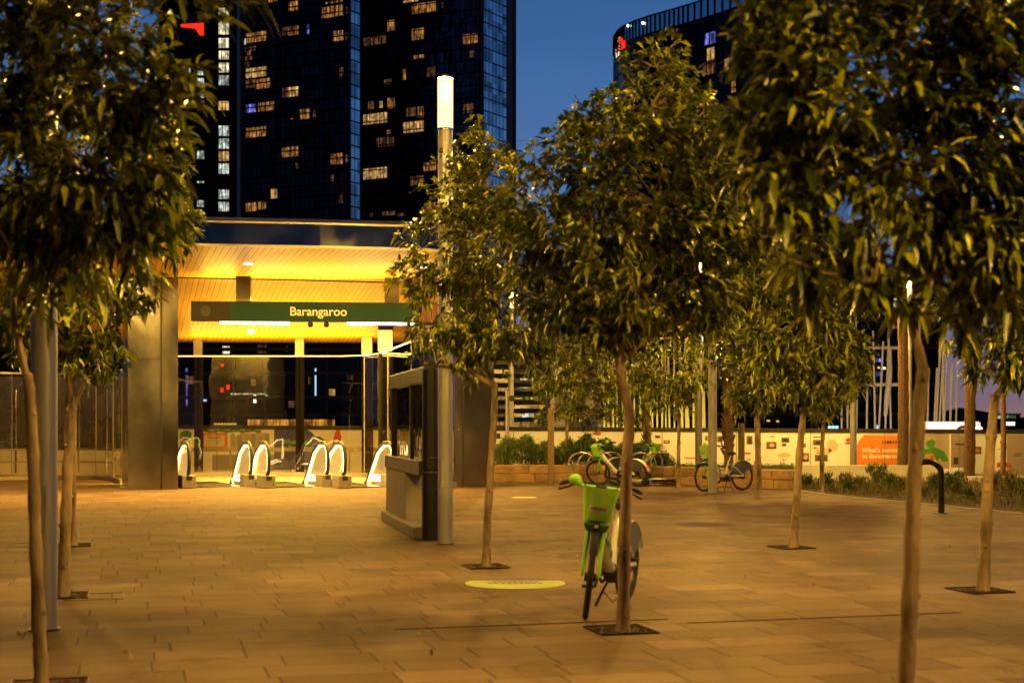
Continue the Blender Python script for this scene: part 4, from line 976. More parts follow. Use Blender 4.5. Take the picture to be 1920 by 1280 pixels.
gg = blades('grass', greg, 3000, 6, .15, .012, M['grass_leaf'], 73, .45, 1.4); tag(gg, kind='stuff')
# individual clumps
cl = [(1512,34.6,.55,'g','wide green shrub at the left end of the grass bed'),(1548,34.5,.62,'g','green shrub in front of the small bed tree'),(1585,34.8,.60,'r','reddish upright shrub right of the small bed tree'),(1612,33.5,.55,'r','brown grass clump left of the orange panel'),
      (1645,35.5,.95,'g','tall dark feathery shrub below the orange panel'),(1668,34.0,.62,'g','dark round shrub below the palm'),(1690,33.2,.55,'r','low dark clump behind the foreground trunk left side'),(1757,32.0,.75,'g','big green strappy clump right of the black hoop'),
      (1792,31.0,.85,'g','bright green clump in the middle of the right bed'),(1815,28.5,.45,'g','small light green clump at the front edge of the bed'),(1862,32.0,.80,'r','tall brown grass clump behind the right edge tree'),(1895,30.5,.85,'r','brown feathery clump at the right edge'),(1730,30.0,.40,'r','low rusty clump right behind the foreground trunk'),(1930,29,.8,'g','green clump cut by the right edge of the photo'),(1590,32.2,.42,'g','low green clump near the kerb')]
for i, (px, D, h, k, lb) in enumerate(cl):
    h *= .66
    c = PX(px, D, 0); rt = thing('grass_clump', c, lb, 'plant', 'shrubs and grass clumps in the right bed')
    def reg(rng, c=c, h=h):
        a = rng.uniform(0,6.28); r_ = rng.random()**.6*h*.42; z = rng.random()**.7*h*.75; return np.array([c.x+math.cos(a)*r_, c.y+math.sin(a)*r_, z])
    blades('leaves', reg, 110, 6, h*.36, .016 if k == 'r' else .022, M['grass_leaf'] if k == 'r' else M['hedge_leaf'], 80+i, .5, 1.2, rt)
    m = MB()
    for j in range(7):
        a = j*.9; m.tube([c, c+Vector((math.cos(a)*.1*h, math.sin(a)*.1*h, h*.5)), c+Vector((math.cos(a)*.3*h, math.sin(a)*.3*h, h*1.05))], [.006,.005,.003], 4)
    m.build('stems', M['palm_bark'], rt)
# leaf litter
rng = np.random.default_rng(99); P = []
for _ in range(70):
    py = rng.uniform(935, 1275); px = rng.uniform(-40, 1960); p = GP(px, py); P.append(p)
lt = leaf_mesh('fallen_leaves', np.array([[p.x,p.y,.012] for p in P]), np.array([[math.cos(i*1.7), math.sin(i*1.7), .02] for i in range(len(P))]), 1, .06, .022, .02, M['litter'], None, rng, up=0); tag(lt, kind='stuff')

# ------------------------------------------------------------------ hoarding with printed panels
HD = 46.0
ho = thing('hoarding', PX(1200,HD,-1.25), 'long printed site hoarding with a black top rail, running behind the whole plaza', 'hoarding')
def hz(px): return 1.415-.15*max(0,(px-300))/1600
m = MB(); pts = [(-200,0),(300,0),(928,0),(1500,0),(2200,0)]
for (a,_), (b,_) in zip(pts[:-1], pts[1:]):
    p = PX(a,HD,-1.25); q = PX(b,HD,-1.25); p1 = PX(a,HD,hz(a)); q1 = PX(b,HD,hz(b)); t = Vector((0,.08,0))
    m.add([p,q,q1,p1,p+t,q+t,q1+t,p1+t], [(0,1,2,3),(5,4,7,6),(3,2,6,7)])
m.build('boards', M['cream'], ho)
m = MB()
for (a,_), (b,_) in zip(pts[:-1], pts[1:]): m.bar(PX(a,HD+.04,hz(a)+.05), PX(b,HD+.04,hz(b)+.05), .14, .13)
m.build('top_rail', M['black'], ho)
m = MB(); x_ = -150
while x_ < 2000:
    q_ = PX(x_, HD-.003, 0); m.box((q_.x, HD-.004, (hz(x_)-1.25)/2), (.018,.008,hz(x_)+1.2)); x_ += 2.4*F/HD
m.build('board_seams', M['slab'], ho)
def art(name, pxpts, c, lay=1, label=None, rough=.6):
    m_ = mat(name, c, rough, 0, .06, 3) if isinstance(c, tuple) else c
    D = HD-.004*lay; mb = MB(); mb.poly([W(x, y, D) for x, y in pxpts]); o = mb.build(name, m_, ho)
    if label: o['label'] = label
    return o
def rect(x0, y0, x1, y1): return [(x0,y1),(x1,y1),(x1,y0),(x0,y0)]
def blob(cx, cy, rx, ry, n=16, s=0): 
    r_ = random.Random(s); return [(cx+rx*(1+.18*r_.uniform(-1,1))*math.cos(2*math.pi*i/n), cy-ry*(1+.18*r_.uniform(-1,1))*math.sin(2*math.pi*i/n)) for i in range(n)]
ORG = (.62,.20,.025); GRN = (.06,.22,.03); INK = (.03,.025,.03)
art('orange_panel', [(1603,876),(1603,850),(1606,835),(1612,824),(1620,815),(1690,815),(1702,822),(1706,840),(1706,876)], ORG, 1)
text_mesh('panel_lettering', "What's coming", .205, M['letter'], ho, facing(W(1616,847.5,HD-.012)), .004, 'LEFT', .006).data.transform(Matrix())
text_mesh('panel_lettering', 'to Barangaroo', .205, M['letter'], ho, facing(W(1616,858.5,HD-.012)), .004, 'LEFT', .006)
for k in range(7):
    x = 1653+k*5; art('arrow_mark', [(x,831.5),(x+2.3,828.5),(x,825.5),(x+1.8,825.5),(x+4.4,828.5),(x+1.8,831.5)], INK, 3) if k not in (2,3) else art('arrow_mark', blob(x+2,828.5,2.2,3,10,k), INK, 3)
art('footer_line', rect(1632,871.5,1660,873), INK, 2)
# state emblem: red flower over dark letters
for k in range(7):
    a = R(20+k*23.3); cx, cy = 1590.5, 827; art('emblem_petal', [(cx-1.2*math.sin(a), cy-1.2*math.cos(a)), (cx+5*math.cos(a)-.8*math.sin(a), cy-6*math.sin(a)-.8*math.cos(a)), (cx+5.8*math.cos(a), cy-7*math.sin(a)), (cx+5*math.cos(a)+.8*math.sin(a), cy-6*math.sin(a)+.8*math.cos(a)), (cx+1.2*math.sin(a), cy+1.2*math.cos(a))][::-1], (.55,.03,.03), 2+.3*k)
text_mesh('emblem_lettering', 'NSW', .085, M['brown_box'], ho, facing(W(1590.5,832.5,HD-.012)), .002, 'CENTER', .003)
pics = [(1400,817,1411,832),(1437,828,1456,841),(1465,820,1480,829),(1500,831,1511,838),(1524,824,1542,834),(1504,849,1517,865),(1528,852,1552,864),(1395,848,1408,851),(1345,817,1355,828),(1322,817,1331,825),(1228,816,1238,821),(1244,825,1256,831),(1283,857,1305,859),(1444,817,1452,819),(1524,818,1542,820),(1525,838,1532,841),(1466,831,1474,836),(1400,860,1408,862),(1466,861,1473,863),(1531,848,1537,850)]
rn = random.Random(3)
for i, (x0,y0,x1,y1) in enumerate(pics):
    small = (y1-y0) < 4; c = (.50,.10,.06) if (x0, y0) in ((1395,848),(1283,857)) else ((.16,.14,.13) if small else (.10+rn.random()*.2,.07+rn.random()*.08,.04+rn.random()*.05))
    art('photo_print' if not small else 'caption', rect(x0,y0,x1,y1), c, 2)
    if not small:
        art('photo_detail', blob((x0+x1)/2+rn.uniform(-1,1), (y0+y1)/2, (x1-x0)*.28, (y1-y0)*.3, 9, i), (.55,.42,.25) if i % 2 else (.03,.025,.02), 3)
        art('photo_detail', [(x0,y1),(x1,y1),(x1,y1-(y1-y0)*.3),(x0,y1-(y1-y0)*.2)], (.05,.04,.03), 3.5)
for cx, cy, rx, ry in ((1470,853,12,5),(1380,858,10,6),(1560,835,10,12),(1545,845,16,6),(1240,838,8,5),(1330,845,14,5)):
    art('pale_print', blob(cx,cy,rx,ry,18,int(cx)), (.56,.47,.40), 1)
# park illustration right of the trunk
art('illustration', rect(1706,813,1780,878), (.34,.29,.25), 1)
art('illustrated_tree', blob(1745,832,9,9,14,1), GRN, 2); art('illustrated_tree', blob(1722,845,14,18,14,2), GRN, 2)
art('illustrated_tree', [(1735,842),(1752,838),(1770,845),(1776,856),(1779,864),(1768,866),(1762,858),(1756,866),(1750,850),(1735,850)][::-1], GRN, 2.5)
art('illustrated_house', rect(1738,848,1760,866), (.50,.22,.05), 2.2); art('illustrated_window', rect(1744,853,1751,866), (.3,.12,.03), 3)
art('illustrated_path', [(1728,878),(1745,868),(1780,862),(1780,866),(1752,872),(1740,878)], (.55,.30,.08), 2.1)
art('notice_panel', rect(1783,814,1811,876), (.26,.21,.19), 1); art('notice_lettering', rect(1791,831,1808,833.5), INK, 2); art('photo_print', rect(1788,857,1797,870), INK, 2)
art('photo_print', rect(1823,837,1840,851), (.22,.07,.03), 2); art('photo_detail', blob(1832,844,5,3,9,4), (.5,.3,.15), 3)
art('illustrated_tree', blob(1881,829,6,5,12,5), GRN, 2); art('illustrated_tree', blob(1883,838,5,4,12,6), GRN, 2); art('illustrated_line', rect(1870,841,1888,842), GRN, 2)
art('grey_panel', rect(1888,815,1960,893), (.30,.25,.23), 1); art('red_dome', [(1869,876),(1869,868),(1878,865),(1888,866),(1896,871),(1899,876)], (.42,.06,.03), 2); art('red_dome', rect(1872,881,1892,890), (.42,.06,.03), 2)
art('caption', rect(1902,849,1915,850.5), INK, 2); art('caption', rect(1900,853,1916,854.5), INK, 2)
# art seen through the station glass
art('orange_panel', rect(378,811,427,846), ORG, 1); art('note_sheet', rect(383,816,421,836), (.66,.58,.48), 2)
text_mesh('note_lettering', 'November', .10, M['brown_box'], ho, facing(W(402,821.5,HD-.012)), .002, 'CENTER', .002)
for k in range(4): art('note_line', rect(388,824+k*2.6,416-k*2,824.8+k*2.6), (.3,.25,.2), 3)
art('illustrated_tree', blob(348,815,12,9,14,7), GRN, 2); art('illustrated_tree', blob(345,826,10,7,12,8), (.3,.35,.05), 2)
for k in range(11): art('illustrated_vine', blob(384+k*10,806.5+((k*5) % 3),6,3.2,10,k), GRN, 2.5)
for k in range(6): art('illustrated_building', rect(432+k*13,812+(k*7 % 5)*2,440+k*13,846), (.22,.27,.33) if k % 2 else (.32,.34,.36), 2)
art('illustrated_rock', [(430,846),(440,820),(452,812),(500,811),(510,846)], (.45,.36,.28), 1.2)
art('indigo_panel', [(514,880),(514,803),(560,803),(574,804),(585,810),(590,817),(600,818),(612,826),(616,846),(616,880)], (.07,.08,.34), 1)
TG = mat('lettering_green', (.20,.50,.08), .6)
text_mesh('panel_lettering', "What's on", .21, TG, ho, facing(W(528,832,HD-.012)), .004, 'LEFT', .006)
text_mesh('panel_lettering', 'in Barangaroo', .21, TG, ho, facing(W(528,843,HD-.012)), .004, 'LEFT', .006)
art('red_figure', [(622,846),(625,822),(630,806),(637,806),(640,820),(636,846)], (.50,.07,.02), 2)
art('grey_panel', rect(398,852,514,882), (.27,.27,.29), 1); art('blue_card', rect(928,812,938,822), (.03,.05,.2), 2)
art('waratah_print', blob(1120,812,8,4,10,3), (.4,.1,.05), 2)
ho.location = ho.location

# ------------------------------------------------------------------ towers
def prism(mb, pts, z0, z1): mb.poly([Vector((p[0],p[1],z0)) for p in pts], (0,0,z1-z0))
def grid(root, pts, z0, z1, fh, mw, name='floor_lines', closed=False, band=.35, proud=.12):
    mb = MB(); z = z0
    while z < z1:
        for a, b in zip(pts[:-1], pts[1:]):
            a3 = Vector((a[0],a[1],z)); b3 = Vector((b[0],b[1],z)); dd = (b3-a3).normalized(); n_ = Vector((dd.y,-dd.x,0)); mb.bar(a3+n_*proud/2, b3+n_*proud/2, proud, band)
        z += fh
    mb.build(name, M['mullion'], root)
    mb = MB()
    for a, b in zip(pts[:-1], pts[1:]):
        a3 = Vector((a[0],a[1],0)); b3 = Vector((b[0],b[1],0)); L_ = (b3-a3).length; dd = (b3-a3)/L_; n_ = Vector((dd.y,-dd.x,0)); k = max(1, int(L_/mw))
        for i in range(k+1):
            p = a3+dd*L_*i/k+n_*.06; mb.box((p.x,p.y,(z0+z1)/2), (.09,.10,z1-z0), math.atan2(dd.y, dd.x))
    mb.build('mullions', M['mullion'], root)
def on_plane(px, py, P0, d):
    """point where the pixel ray meets the vertical plane through P0 along d"""
    s = (px-960)/F; t = (s*P0[1]-P0[0])/(d[0]-s*d[1]); Y = P0[1]+t*d[1]; return Vector((P0[0]+t*d[0], Y, EYE-(py-HY)/F*Y))
def lit(root, x0, y0, x1, y1, P0, d, m_, parts=1, slope=0, name='window'):
    """a lit window of `parts` panes on a facade"""
    dd = Vector((d[0],d[1],0)).normalized(); n_ = Vector((dd.y,-dd.x,0)); n_ = n_ if n_.y < 0 else -n_
    a = on_plane(x0, (y0+y1)/2, P0, d); b = on_plane(x1, (y0+y1)/2, P0, d); zc0 = on_plane((x0+x1)/2, y0, P0, d).z; zc1 = on_plane((x0+x1)/2, y1, P0, d).z
    zt, zb = max(zc0,zc1), min(zc0,zc1); a.z = b.z = 0; mb = MB(); L_ = (b-a).length
    for i in range(parts):
        p = a.lerp(b, (i+.08)/parts); q = a.lerp(b, (i+.92)/parts); off = n_*.05
        mb.add([p+off+Vector((0,0,zb)), q+off+Vector((0,0,zb)), q+off+Vector((0,0,zt)), p+off+Vector((0,0,zt))], [(0,1,2,3)])
    return mb.build(name, m_, root)
PA = (-42.3, 370.0); dU = (-2.01, 1.0); dV = (.637, 1.0)
AL = (PA[0]+dU[0]*15.25, PA[1]+dU[1]*15.25); PB0 = (PA[0]+dV[0]*3.7, PA[1]+dV[1]*3.7)
PA0 = PB0; KB = 1.2; PB0 = (PB0[0]*KB, PB0[1]*KB); PB1 = (PB0[0]-dU[0]*16.04*KB, PB0[1]-dU[1]*16.04*KB); PB2 = (PB1[0]+dV[0]*9.9*KB, PB1[1]+dV[1]*9.9*KB); PB3 = (PB1[0]+dV[0]*12.7*KB, PB1[1]+dV[1]*12.7*KB)
T1 = thing('glass_tower', (-58, 378, -1.25), 'dark glass residential tower left of the narrow blue strip', 'tower')
T1b = thing('glass_tower', (-22, 440, -1.25), 'dark glass residential tower behind the glowing lamp head, its right side blue with sky', 'tower')
m = MB(); prism(m, [AL, PA, PA0, (-44,392), (-72,402)], -1.2, 150); m.build('walls', M['tglass'], T1)
m = MB(); prism(m, [PB0, PB1, PB3, (-8,490), (-60,500)], -1.2, 180); m.build('walls', M['tglass'], T1b)
for a, b, t_ in ((PA, PA0, T1), (PB1, PB2, T1b)):
    m = MB(); dd = Vector((dV[0],dV[1],0)).normalized(); n_ = Vector((dd.y,-dd.x,0)); a3 = Vector((a[0],a[1],-1.2))+n_*.04; b3 = Vector((b[0],b[1],-1.2))+n_*.04
    m.add([a3, b3, b3+Vector((0,0,178)), a3+Vector((0,0,178))], [(0,1,2,3)]) if t_ is T1b else m.add([a3, b3, b3+Vector((0,0,150)), a3+Vector((0,0,150))], [(0,1,2,3)]); m.build('side_glazing', M['tglass_side'], t_)
grid(T1, [AL, PA, PA0], 1.0, 150, 3.18, 1.5)
grid(T1b, [PB0, PB1, PB2], 1.0, 180, 3.18*KB, 1.5*KB)
m = MB()
for p, s_ in ((PA,.7),(AL,1.1)): m.box((p[0],p[1],74), (s_,s_,150), R(26))
m.build('corner_columns', M['cladding'], T1)
m = MB()
a3 = Vector((PB2[0],PB2[1],-1.2)); b3 = Vector((PB3[0],PB3[1],-1.2)); m.bar(a3.lerp(b3,.5)+Vector((.06,-.06,75)), a3.lerp(b3,.5)+Vector((.08,-.06,75.01)), .1, .1); nn_ = Vector((b3-a3)).normalized(); nn_ = Vector((nn_.y,-nn_.x,0))*.2; m.poly([a3+nn_, b3+nn_, b3+nn_+Vector((0,0,150)), a3+nn_+Vector((0,0,150))])
for p, s_ in ((PB1,1.2),(PB3,1.3)): m.box((p[0],p[1],88), (s_,s_,178), R(26))
m.build('corner_columns', M['cladding'], T1b)
Wm, Wb, Wd = M['w_warm'], M['w_bright'], M['w_dim']
for (x0,y0,x1,y1,mm,k) in [(481,0,520,6,Wm,6),(541,3,560,20,Wm,3),(610,0,643,6,Wm,4),(603,12,644,32,Wm,8),(648,14,652,27,Wd,1),(461,61,500,79,Wm,7),(529,50,560,65,Wd,6),(541,50,560,66,Wm,3),(625,58,644,77,Wm,3),(648,62,652,75,Wd,1),
    (461,127,500,145,Wb,7),(461,150,480,165,Wd,4),(480,148,507,166,Wm,4),(529,165,541,183,Wd,3),(541,163,560,181,Wb,3),(461,196,480,211,M['w_blue'],4),(484,192,514,208,Wm,5),(562,205,581,223,Wm,3),(587,208,593,220,Wd,1),
    (461,239,500,257,Wm,6),(528,276,560,294,Wm,6),(554,303,560,316,Wd,1),(620,288,643,308,Wm,4),(648,291,652,304,Wd,1),(508,353,520,372,Wb,2),(461,380,481,396,Wm,4),(484,378,500,392,Wm,3),(636,363,644,381,Wd,1),(619,328,628,340,Wd,1),
    (636,127,644,145,Wd,1),(576,46,580,64,M['w_blue'],1),(455,73,462,85,M['w_white'],1),(458,88,480,97,Wd,3),(463,96,470,104,Wm,2),(460,106,475,114,Wd,3),(458,117,468,127,Wd,2),(545,222,549,224,Wb,1)]:
    lit(T1, x0, y0, x1, y1, PA, dU, mm, k)
for (x0,y0,x1,y1,mm,k) in [(756,0,785,4,Wb,4),(772,6,818,24,Wm,7),(827,4,832,15,Wd,1),(726,38,741,58,Wm,2),(772,54,795,75,Wm,4),(681,68,724,84,Wd,6),(867,64,896,82,Wm,4),(775,102,795,110,Wm,2),(800,126,816,144,Wd,4),(755,130,762,150,Wm,1),(880,96,888,108,Wd,1),
    (690,190,702,207,Wd,2),(711,190,718,203,Wb,1),(726,184,741,203,Wm,2),(762,202,780,218,Wd,3),(782,200,795,220,Wm,2),(681,213,726,232,Wb,7),(756,228,795,248,Wb,6),(725,244,732,252,Wm,1),(705,258,740,275,Wd,5),
    (681,315,726,335,Wb,7),(794,305,818,320,Wm,4),(769,330,795,347,Wd,4),(795,378,817,398,Wm,3),(765,358,772,362,Wd,1),(692,400,701,407,Wd,1),(717,396,742,404,Wd,4),(745,400,760,407,Wd,2),(868,195,888,212,Wd,3),(720,149,735,158,Wd,3)]:
    lit(T1b, x0, y0, x1, y1, PB0, (2.01,-1.0), mm, k)
# brown slotted tower and its dark neighbour, left
T2 = thing('stone_clad_tower', PX(415,405,-1.25), 'brown stone-clad tower with one column of lit slot windows', 'tower')
m = MB(); prism(m, [PX(387,405,0)[:2], PX(409,405,0)[:2], PX(409,407,0)[:2], PX(430,407,0)[:2], PX(430,405,0)[:2], PX(444,405,0)[:2], (-84,450), (-92,450)], -1.2, 170); m.build('walls', M['cladding'], T2)
m = MB(); z = 0
while z < 120:
    for a, b in ((387,409),(430,444)): m.bar(PX(a,404.97,z), PX(b,404.97,z), .08, .12)
    z += 1.55
m.build('cladding_joints', M['mullion'], T2)
m = MB(); m.add([PX(409,406.9,0), PX(430,406.9,0), PX(430,406.9,160), PX(409,406.9,160)], [(0,1,2,3)]); m.build('slot_glazing', M['tglass2'], T2)
P2 = (PX(415,406.8,0).x, 406.8)
for y0, y1, mm in [(40,65,M['w_pale']),(72,90,M['w_pale']),(96,112,M['w_pale']),(118,136,M['w_pale']),(142,160,M['w_white']),(190,207,Wb),(236,255,M['w_white']),(260,279,M['w_white']),(284,302,Wb),(307,326,M['w_white']),(356,373,M['w_white']),(379,396,M['w_white']),(15,33,M['w_pale'])]:
    lit(T2, 409.5, y0, 429.5, y1, P2, (1,0), mm, 3)
T3 = thing('dark_tower', PX(350,415,-1.25), 'dark tower with a red lit band behind the left leaves', 'tower')
m = MB(); prism(m, [PX(296,415,0)[:2], PX(386.5,415,0)[:2], (-92,460), (-108,460)], -1.2, 160); m.build('walls', M['tglass2'], T3)
grid(T3, [PX(296,415,0)[:2], PX(386.5,415,0)[:2]], 1, 150, 3.1, 3.0)
P3 = (PX(350,414.8,0).x, 414.8)
for y0, y1, mm in [(133,141,M['w_white']),(147,162,M['w_white']),(170,184,M['w_white']),(190,208,M['w_red']),(283,298,M['w_white']),(340,343,M['w_white']),(376,388,M['w_white']),(396,400,M['w_white'])]: lit(T3, 369, y0, 383, y1, P3, (1,0), mm, 2)
lit(T3, 349, 127, 358, 140, P3, (1,0), M['w_white'], 2)
m = MB(); m.poly([W(339,46,414.6), W(339,51,414.6), W(366,54,414.6), W(375,67,414.6), W(382,67,414.6), W(382,43,414.6)]); m.build('red_light_band', M['e_red'], T3)

# curved hotel tower, right
hp = [(1150.5,335),(1151,331),(1158,326),(1170,322),(1192,318),(1220,314),(1255,310),(1290,306),(1340,300),(1400,292),(1470,283),(1545,274)]
hq = [PX(a,d,0)[:2] for a, d in hp]
T4 = thing('curved_tower', PX(1300,320,-1.25), 'curved dark hotel tower with a red emblem near its rounded corner', 'tower')
zr = 1.55+(795-78)/F*335
m = MB(); prism(m, hq+[(78,330),(70,390),(30,375)], -1.2, zr-3.6); m.build('walls', M['tglass2'], T4)
m = MB()
for a, b in zip(hq[:-1], hq[1:]): m.add([(a[0],a[1],zr-3.6),(b[0],b[1],zr-3.6),(b[0],b[1],zr),(a[0],a[1],zr)], [(0,1,2,3)])
m.build('glass_parapet', M['parapet_glass'], T4)
m = MB()
for a, b in zip(hq[:-1], hq[1:]):
    for i in range(4):
        p = Vector(a).lerp(Vector(b), i/4); m.box((p.x,p.y+.1,zr-1.8), (.45,.35,3.6))
    m.bar((a[0],a[1],zr+.1), (b[0],b[1],zr+.1), .3, .25)
m.build('parapet_posts', M['mullion'], T4)
m = MB(); prism(m, [(q[0]*1.03+1.5, q[1]+9) for q in hq]+[(74,330),(66,380),(34,370)], zr-3.7, zr-2.2); m.build('plant_room', M['mullion'], T4)
grid(T4, hq, 2, zr-5, 3.3, 2.4, band=.25)
def litc(x0, y0, x1, y1, mm, k=1):
    xc = (x0+x1)/2
    for (a, da), (b, db) in zip(hp[:-1], hp[1:]):
        if a <= xc <= b:
            p = PX(a,da,0); q = PX(b,db,0); lit(T4, x0, y0, x1, y1, (p.x,p.y), (q.x-p.x,q.y-p.y), mm, k)
for t in [(1321,60,1342,83,M['w_blue'],2),(1325,88,1341,113,Wb,2),(1317,116,1342,140,Wd,3),(1358,107,1379,132,Wb,2),(1318,172,1341,195,M['w_red'],2),(1317,198,1340,220,Wm,3),(1358,193,1378,216,Wd,2),(1371,152,1380,174,Wm,1),(1394,215,1416,238,Wm,3),(1395,297,1419,323,Wm,3),
          (1293,152,1301,180,Wb,1),(1258,55,1274,74,Wd,2),(1362,55,1380,74,Wd,2),(1358,344,1372,356,Wb,2),(1358,362,1370,382,M['w_pale'],2),(1317,368,1340,390,Wm,3),(1200,140,1206,150,M['w_white'],1),(1420,60,1440,82,Wd,2),(1440,240,1460,262,Wm,2),(1440,330,1462,352,Wb,2)]: litc(*t)
def hpt(px, py, off=-.35):
    for (a, da), (b, db) in zip(hp[:-1], hp[1:]):
        if a <= px <= b: D = da+(db-da)*(px-a)/(b-a); return W(px, py, D)+Vector((0,off,0))
m = MB(); m.poly([hpt(x,y,-.6) for x,y in [(1163,70),(1167,74),(1171,79),(1172,88),(1170,95),(1167,99),(1165,95),(1166,88),(1163,80),(1162,75)]]); m.build('emblem', M['e_red'], T4)['label'] = 'red curved stroke'
m = MB()
for k in range(6):
    y = 70+k*5.4; m.poly([hpt(1153.2+max(0,5-k*1.6),y+3,-.6), hpt(1160.5+(1.6-k*.4),y,-.6), hpt(1162+(1.6-k*.4),y+2.5,-.6), hpt(1153.4+max(0,5-k*1.6),y+5.6,-.6)])
m.build('emblem', M['e_orange'], T4)['label'] = 'orange striped shape'
m = MB(); m.poly([hpt(1154,103,-.6), hpt(1160.5,99,-.6), hpt(1160,106,-.6), hpt(1155,111,-.6)]); m.build('emblem', M['w_pale'], T4)
m = MB()
for px, py in ((1177,50),(1205,45)): m.sphere(hpt(px,py,-.6), .35, 6, 4)
m.build('roof_light', M['e_white'], T4)

# mid-rise buildings behind the hoarding
def midrise(name, x0, x1, ytop, D, label, bands, wins, m_=None, dep=14):
    t = thing(name, PX((x0+x1)/2,D,-1.25), label, 'building'); a = PX(x0,D,0); b = PX(x1,D,0); zt = W(0,ytop,D).z
    mb = MB(); prism(mb, [a[:2], b[:2], (b.x+1,D+dep), (a.x-1,D+dep)], -1.2, zt); mb.build('walls', m_ or M['podium'], t)
    mb = MB()
    for y in bands:
        z = W(0,y,D).z; mb.box(((a.x+b.x)/2, D-.25, z), (b.x-a.x+.6,.7,.38))
    n = int((b.x-a.x)/3.2)
    for i in range(n+1): mb.box((a.x+(b.x-a.x)*i/n, D-.08, zt/2), (.16,.12,zt))
    mb.build('floor_slabs', M['slab'], t)
    for x0_, y0_, x1_, y1_, mm in wins: lit(t, x0_, y0_, x1_, y1_, (a.x,D-.1), (1,0), mm, 1 if x1_-x0_ < 8 else max(2, int((x1_-x0_)/6)))
    return t
Ye, Wh = M['e_yellow'], M['e_white']
midrise('office_building', -320, 905, 560, 150, 'dark office block seen through the station glass with red and warm lights', (655,700,745,778),
  [(417,649,431,663,M['w_pale']),(482,646,500,662,Wd),(536,648,540,660,Wd),(470,711,480,723,Wm),(492,711,501,723,Wd),(616,729,629,748,Wb),(540,751,553,764,Wd),(578,706,583,720,Wm),(650,700,663,712,Wd),(590,690,593.5,747,M['e_blue']),(414,682,420,687,M['e_red']),(413,727,420,735,M['e_red']),(424,721,431,730,M['e_red']),(413,779,416,782,M['e_red']),
   (475,740,481,755,Wh),(497,741,503,748,Wh),(432,737,498,739.5,M['w_pale']),(381,745,388,752,M['e_blue']),(347,705,364,720,Wd),(348,690,352,760,M['w_blue']),(464,786,628,798,M['e_shop']),(401,793,444,796,Ye),(20,715,26,760,M['w_pale']),(35,722,44,740,M['e_blue']),(100,700,112,706,Wm)], dep=20)
midrise('apartment_block', 912, 1016, 655, 120, 'slab-fronted apartment block between the station and the hedge trees', (671,688,705,722,738,754,770,786),
  [(975,700,1000,712,M['w_pale']),(973,722,1005,727,M['w_pale']),(983,775,1000,783,M['w_white']),(979,779,986,785,M['e_blue']),(1012,776,1017,785,M['w_blue']),(975,790,1000,800,Wm),(929,784,948,797,Wm),(987,662,996,668,M['w_white'])], M['podium'])
midrise('waterfront_building', 1030, 1766, 500, 150, 'dark waterfront building behind the leaning white poles', (548,600,652,720,776),
  [(1632,672,1655,678,M['w_blue']),(1660,671,1674,675,Wd),(1641,697,1656,705,M['w_blue']),(1639,740,1652,756,Wd),(1597,682,1604,689,Wh),(1636,685,1640,690,Ye),(1645,687,1650,691,Ye),(1655,688,1660,692,Wh),(1684,688,1690,692,Wh),(1700,690,1706,694,Ye),(1665,706,1671,710,Ye),
   (1310,630,1318,640,Wh),(1326,677,1333,684,Wh),(1303,683,1310,687,Wh),(1350,706,1354,709,Wh),(1340,655,1348,661,Ye),(1440,640,1446,646,Ye),(1465,654,1471,658,Wb),(1437,787,1444,790,Ye),(1455,788,1461,791,Ye),(1370,775,1382,783,Ye),(1552,798,1572,803,M['e_blue']),(1643,797,1650,804,M['e_blue']),(1675,560,1690,575,Wh),(1712,510,1718,520,Wh),(1672,610,1685,616,M['w_warm']),(1500,700,1520,708,Wd),(1460,740,1490,748,Wd),(1380,600,1400,612,Wd)], dep=16)

# pavilion of leaning poles, lit yellow at left and white at right
pv = thing('pole_screen', PX(1230,64,-1.25), 'screen of slender leaning poles lit yellow behind the hoarding', 'screen')
M['reed'] = mat('reed_pole', (.62,.56,.20), .5, 0, .1); M['white_pole'] = mat('white_pole', (.6,.56,.52), .45, 0, .1)
rn = random.Random(17); x = 1134
while x < 1330:
    ln = rn.uniform(-9,2); top = rn.uniform(690,742); a = W(x,806,64); b = W(x+ln,top-60,64); a.z = -1.25
    MB().tube([a, b], .035+rn.random()*.025, 6).build('reed', M['reed'], pv, smooth=True); x += rn.uniform(4.5,9.0)
pw = thing('pole_sculpture', PX(1700,66,-1.25), 'cluster of tall white leaning poles in front of the waterfront building', 'sculpture')
for x0, x1, yt in [(1624,1626,725),(1578,1578,745),(1589,1589,745),(1604,1607,730),(1643,1637,620),(1643,1656,640),(1656,1669,560),(1673,1666,620),(1746,1757,690),(1749,1764,640),(1755,1770,640),(1766,1776,650),(1780,1783,690),(1769,1768,660),(1778,1786,680),(1737,1741,690),(1722,1724,600),(1790,1795,690)]:
    a = W(x0,806,66); a.z = -1.25; b = W(x1,yt,66); MB().tube([a, b], .045, 6).build('pole', M['white_pole'], pw, smooth=True)
m = MB(); m.tube([W(1660,780,65.9), W(1664,740,65.9), W(1669,700,65.9), W(1669,655,65.9)], [.08,.14,.11,.07], 8); m.build('leaning_mast', M['white_pole'], pw, smooth=True)
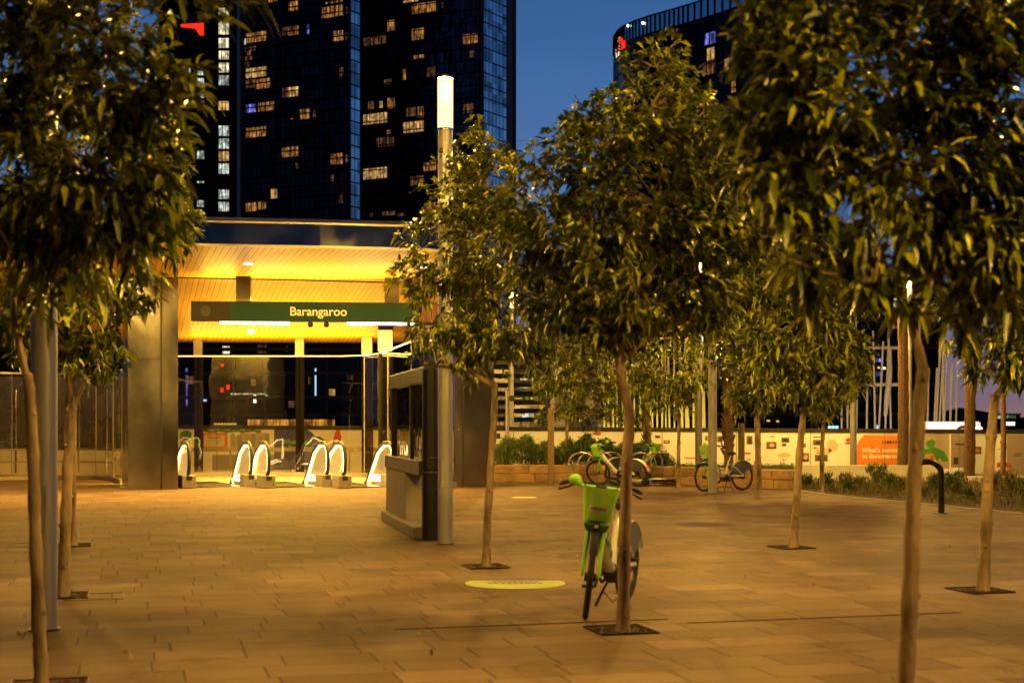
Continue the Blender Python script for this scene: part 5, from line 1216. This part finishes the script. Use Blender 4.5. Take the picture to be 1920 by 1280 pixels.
m = MB(); m.bar(W(1620,721,66.2), W(1690,721,66.2), .15, .15); m.bar(W(1620,652,66.2), W(1690,652,66.2), .15, .12); m.build('cross_beam', M['white_pole'], pw)
l = area('reed_uplight', PX(1235,61.5,-1.0), (R(180-38),0,0), 5.0, .5, 260, (1,.80,.08))
l = area('pole_fill', PX(1690,62,-1.0), (R(180-35),0,0), 4.5, .5, 90, (1,.80,.5))  # light without a fitting, added to brighten the white poles

# pink lit bus roof, far shore
bs = thing('bus', PX(1782,52,-1.25), 'long white bus lit pink passing behind the hoarding on the right', 'bus')
z1 = W(0,790,52).z; a = PX(1736,52,0); b = PX(1840,52,0); m = MB(); m.box(((a.x+b.x)/2,53.2,(z1-.9)/2), (b.x-a.x,2.4,z1+.9)); m.build('body', mat('bus_body', (.8,.72,.72), .4), bs, bevel=.08)
MB().ring(W(1805,810,51.95), .2, .05, (0,1,0), 20, 6).build('wheel_arch', M['black'], bs)
m = MB(); q = W(1833,804,51.97); m.box(q, (.32,.02,.14)); m.build('destination_screen', M['e_white'], bs)
area('bus_pink_fill', PX(1788,49.5,2.6), (R(50),0,0), 2.6, .3, 220, (1,.45,.5))  # pink light added to tint the bus

hd_ = MB(); prof = [(1700,795),(1760,778),(1780,768),(1800,764),(1830,768),(1850,772),(1880,775),(1910,782),(1960,780),(2100,778)]
pts = [W(x,y,900) for x, y in prof]; hd_.add(pts+[Vector((p.x*1.02,960,p.z*.8)) for p in pts]+[Vector((p.x,895,-1.2)) for p in pts], [(i,i+1,i+11,i+10) for i in range(9)]+[(i+20,i+21,i+1,i) for i in range(9)])
struct('hills', hd_, mat('dark_hill', (.03,.032,.045), .9))
m_dk = mat('far_building', (.035,.04,.055), .7)
midrise('harbour_building', 1866, 1912, 775, 420, 'low harbourside building with greenish lit windows at the right edge', (776,), [(1869,778,1905,784,M['e_green']),(1883,791,1903,797,M['e_white'])], m_dk)
midrise('ferry_wharf', 1776, 1850, 788, 300, 'low dark wharf with a white light behind the pink bus', (789,), [(1777,791,1798,795,M['e_white'])], m_dk)
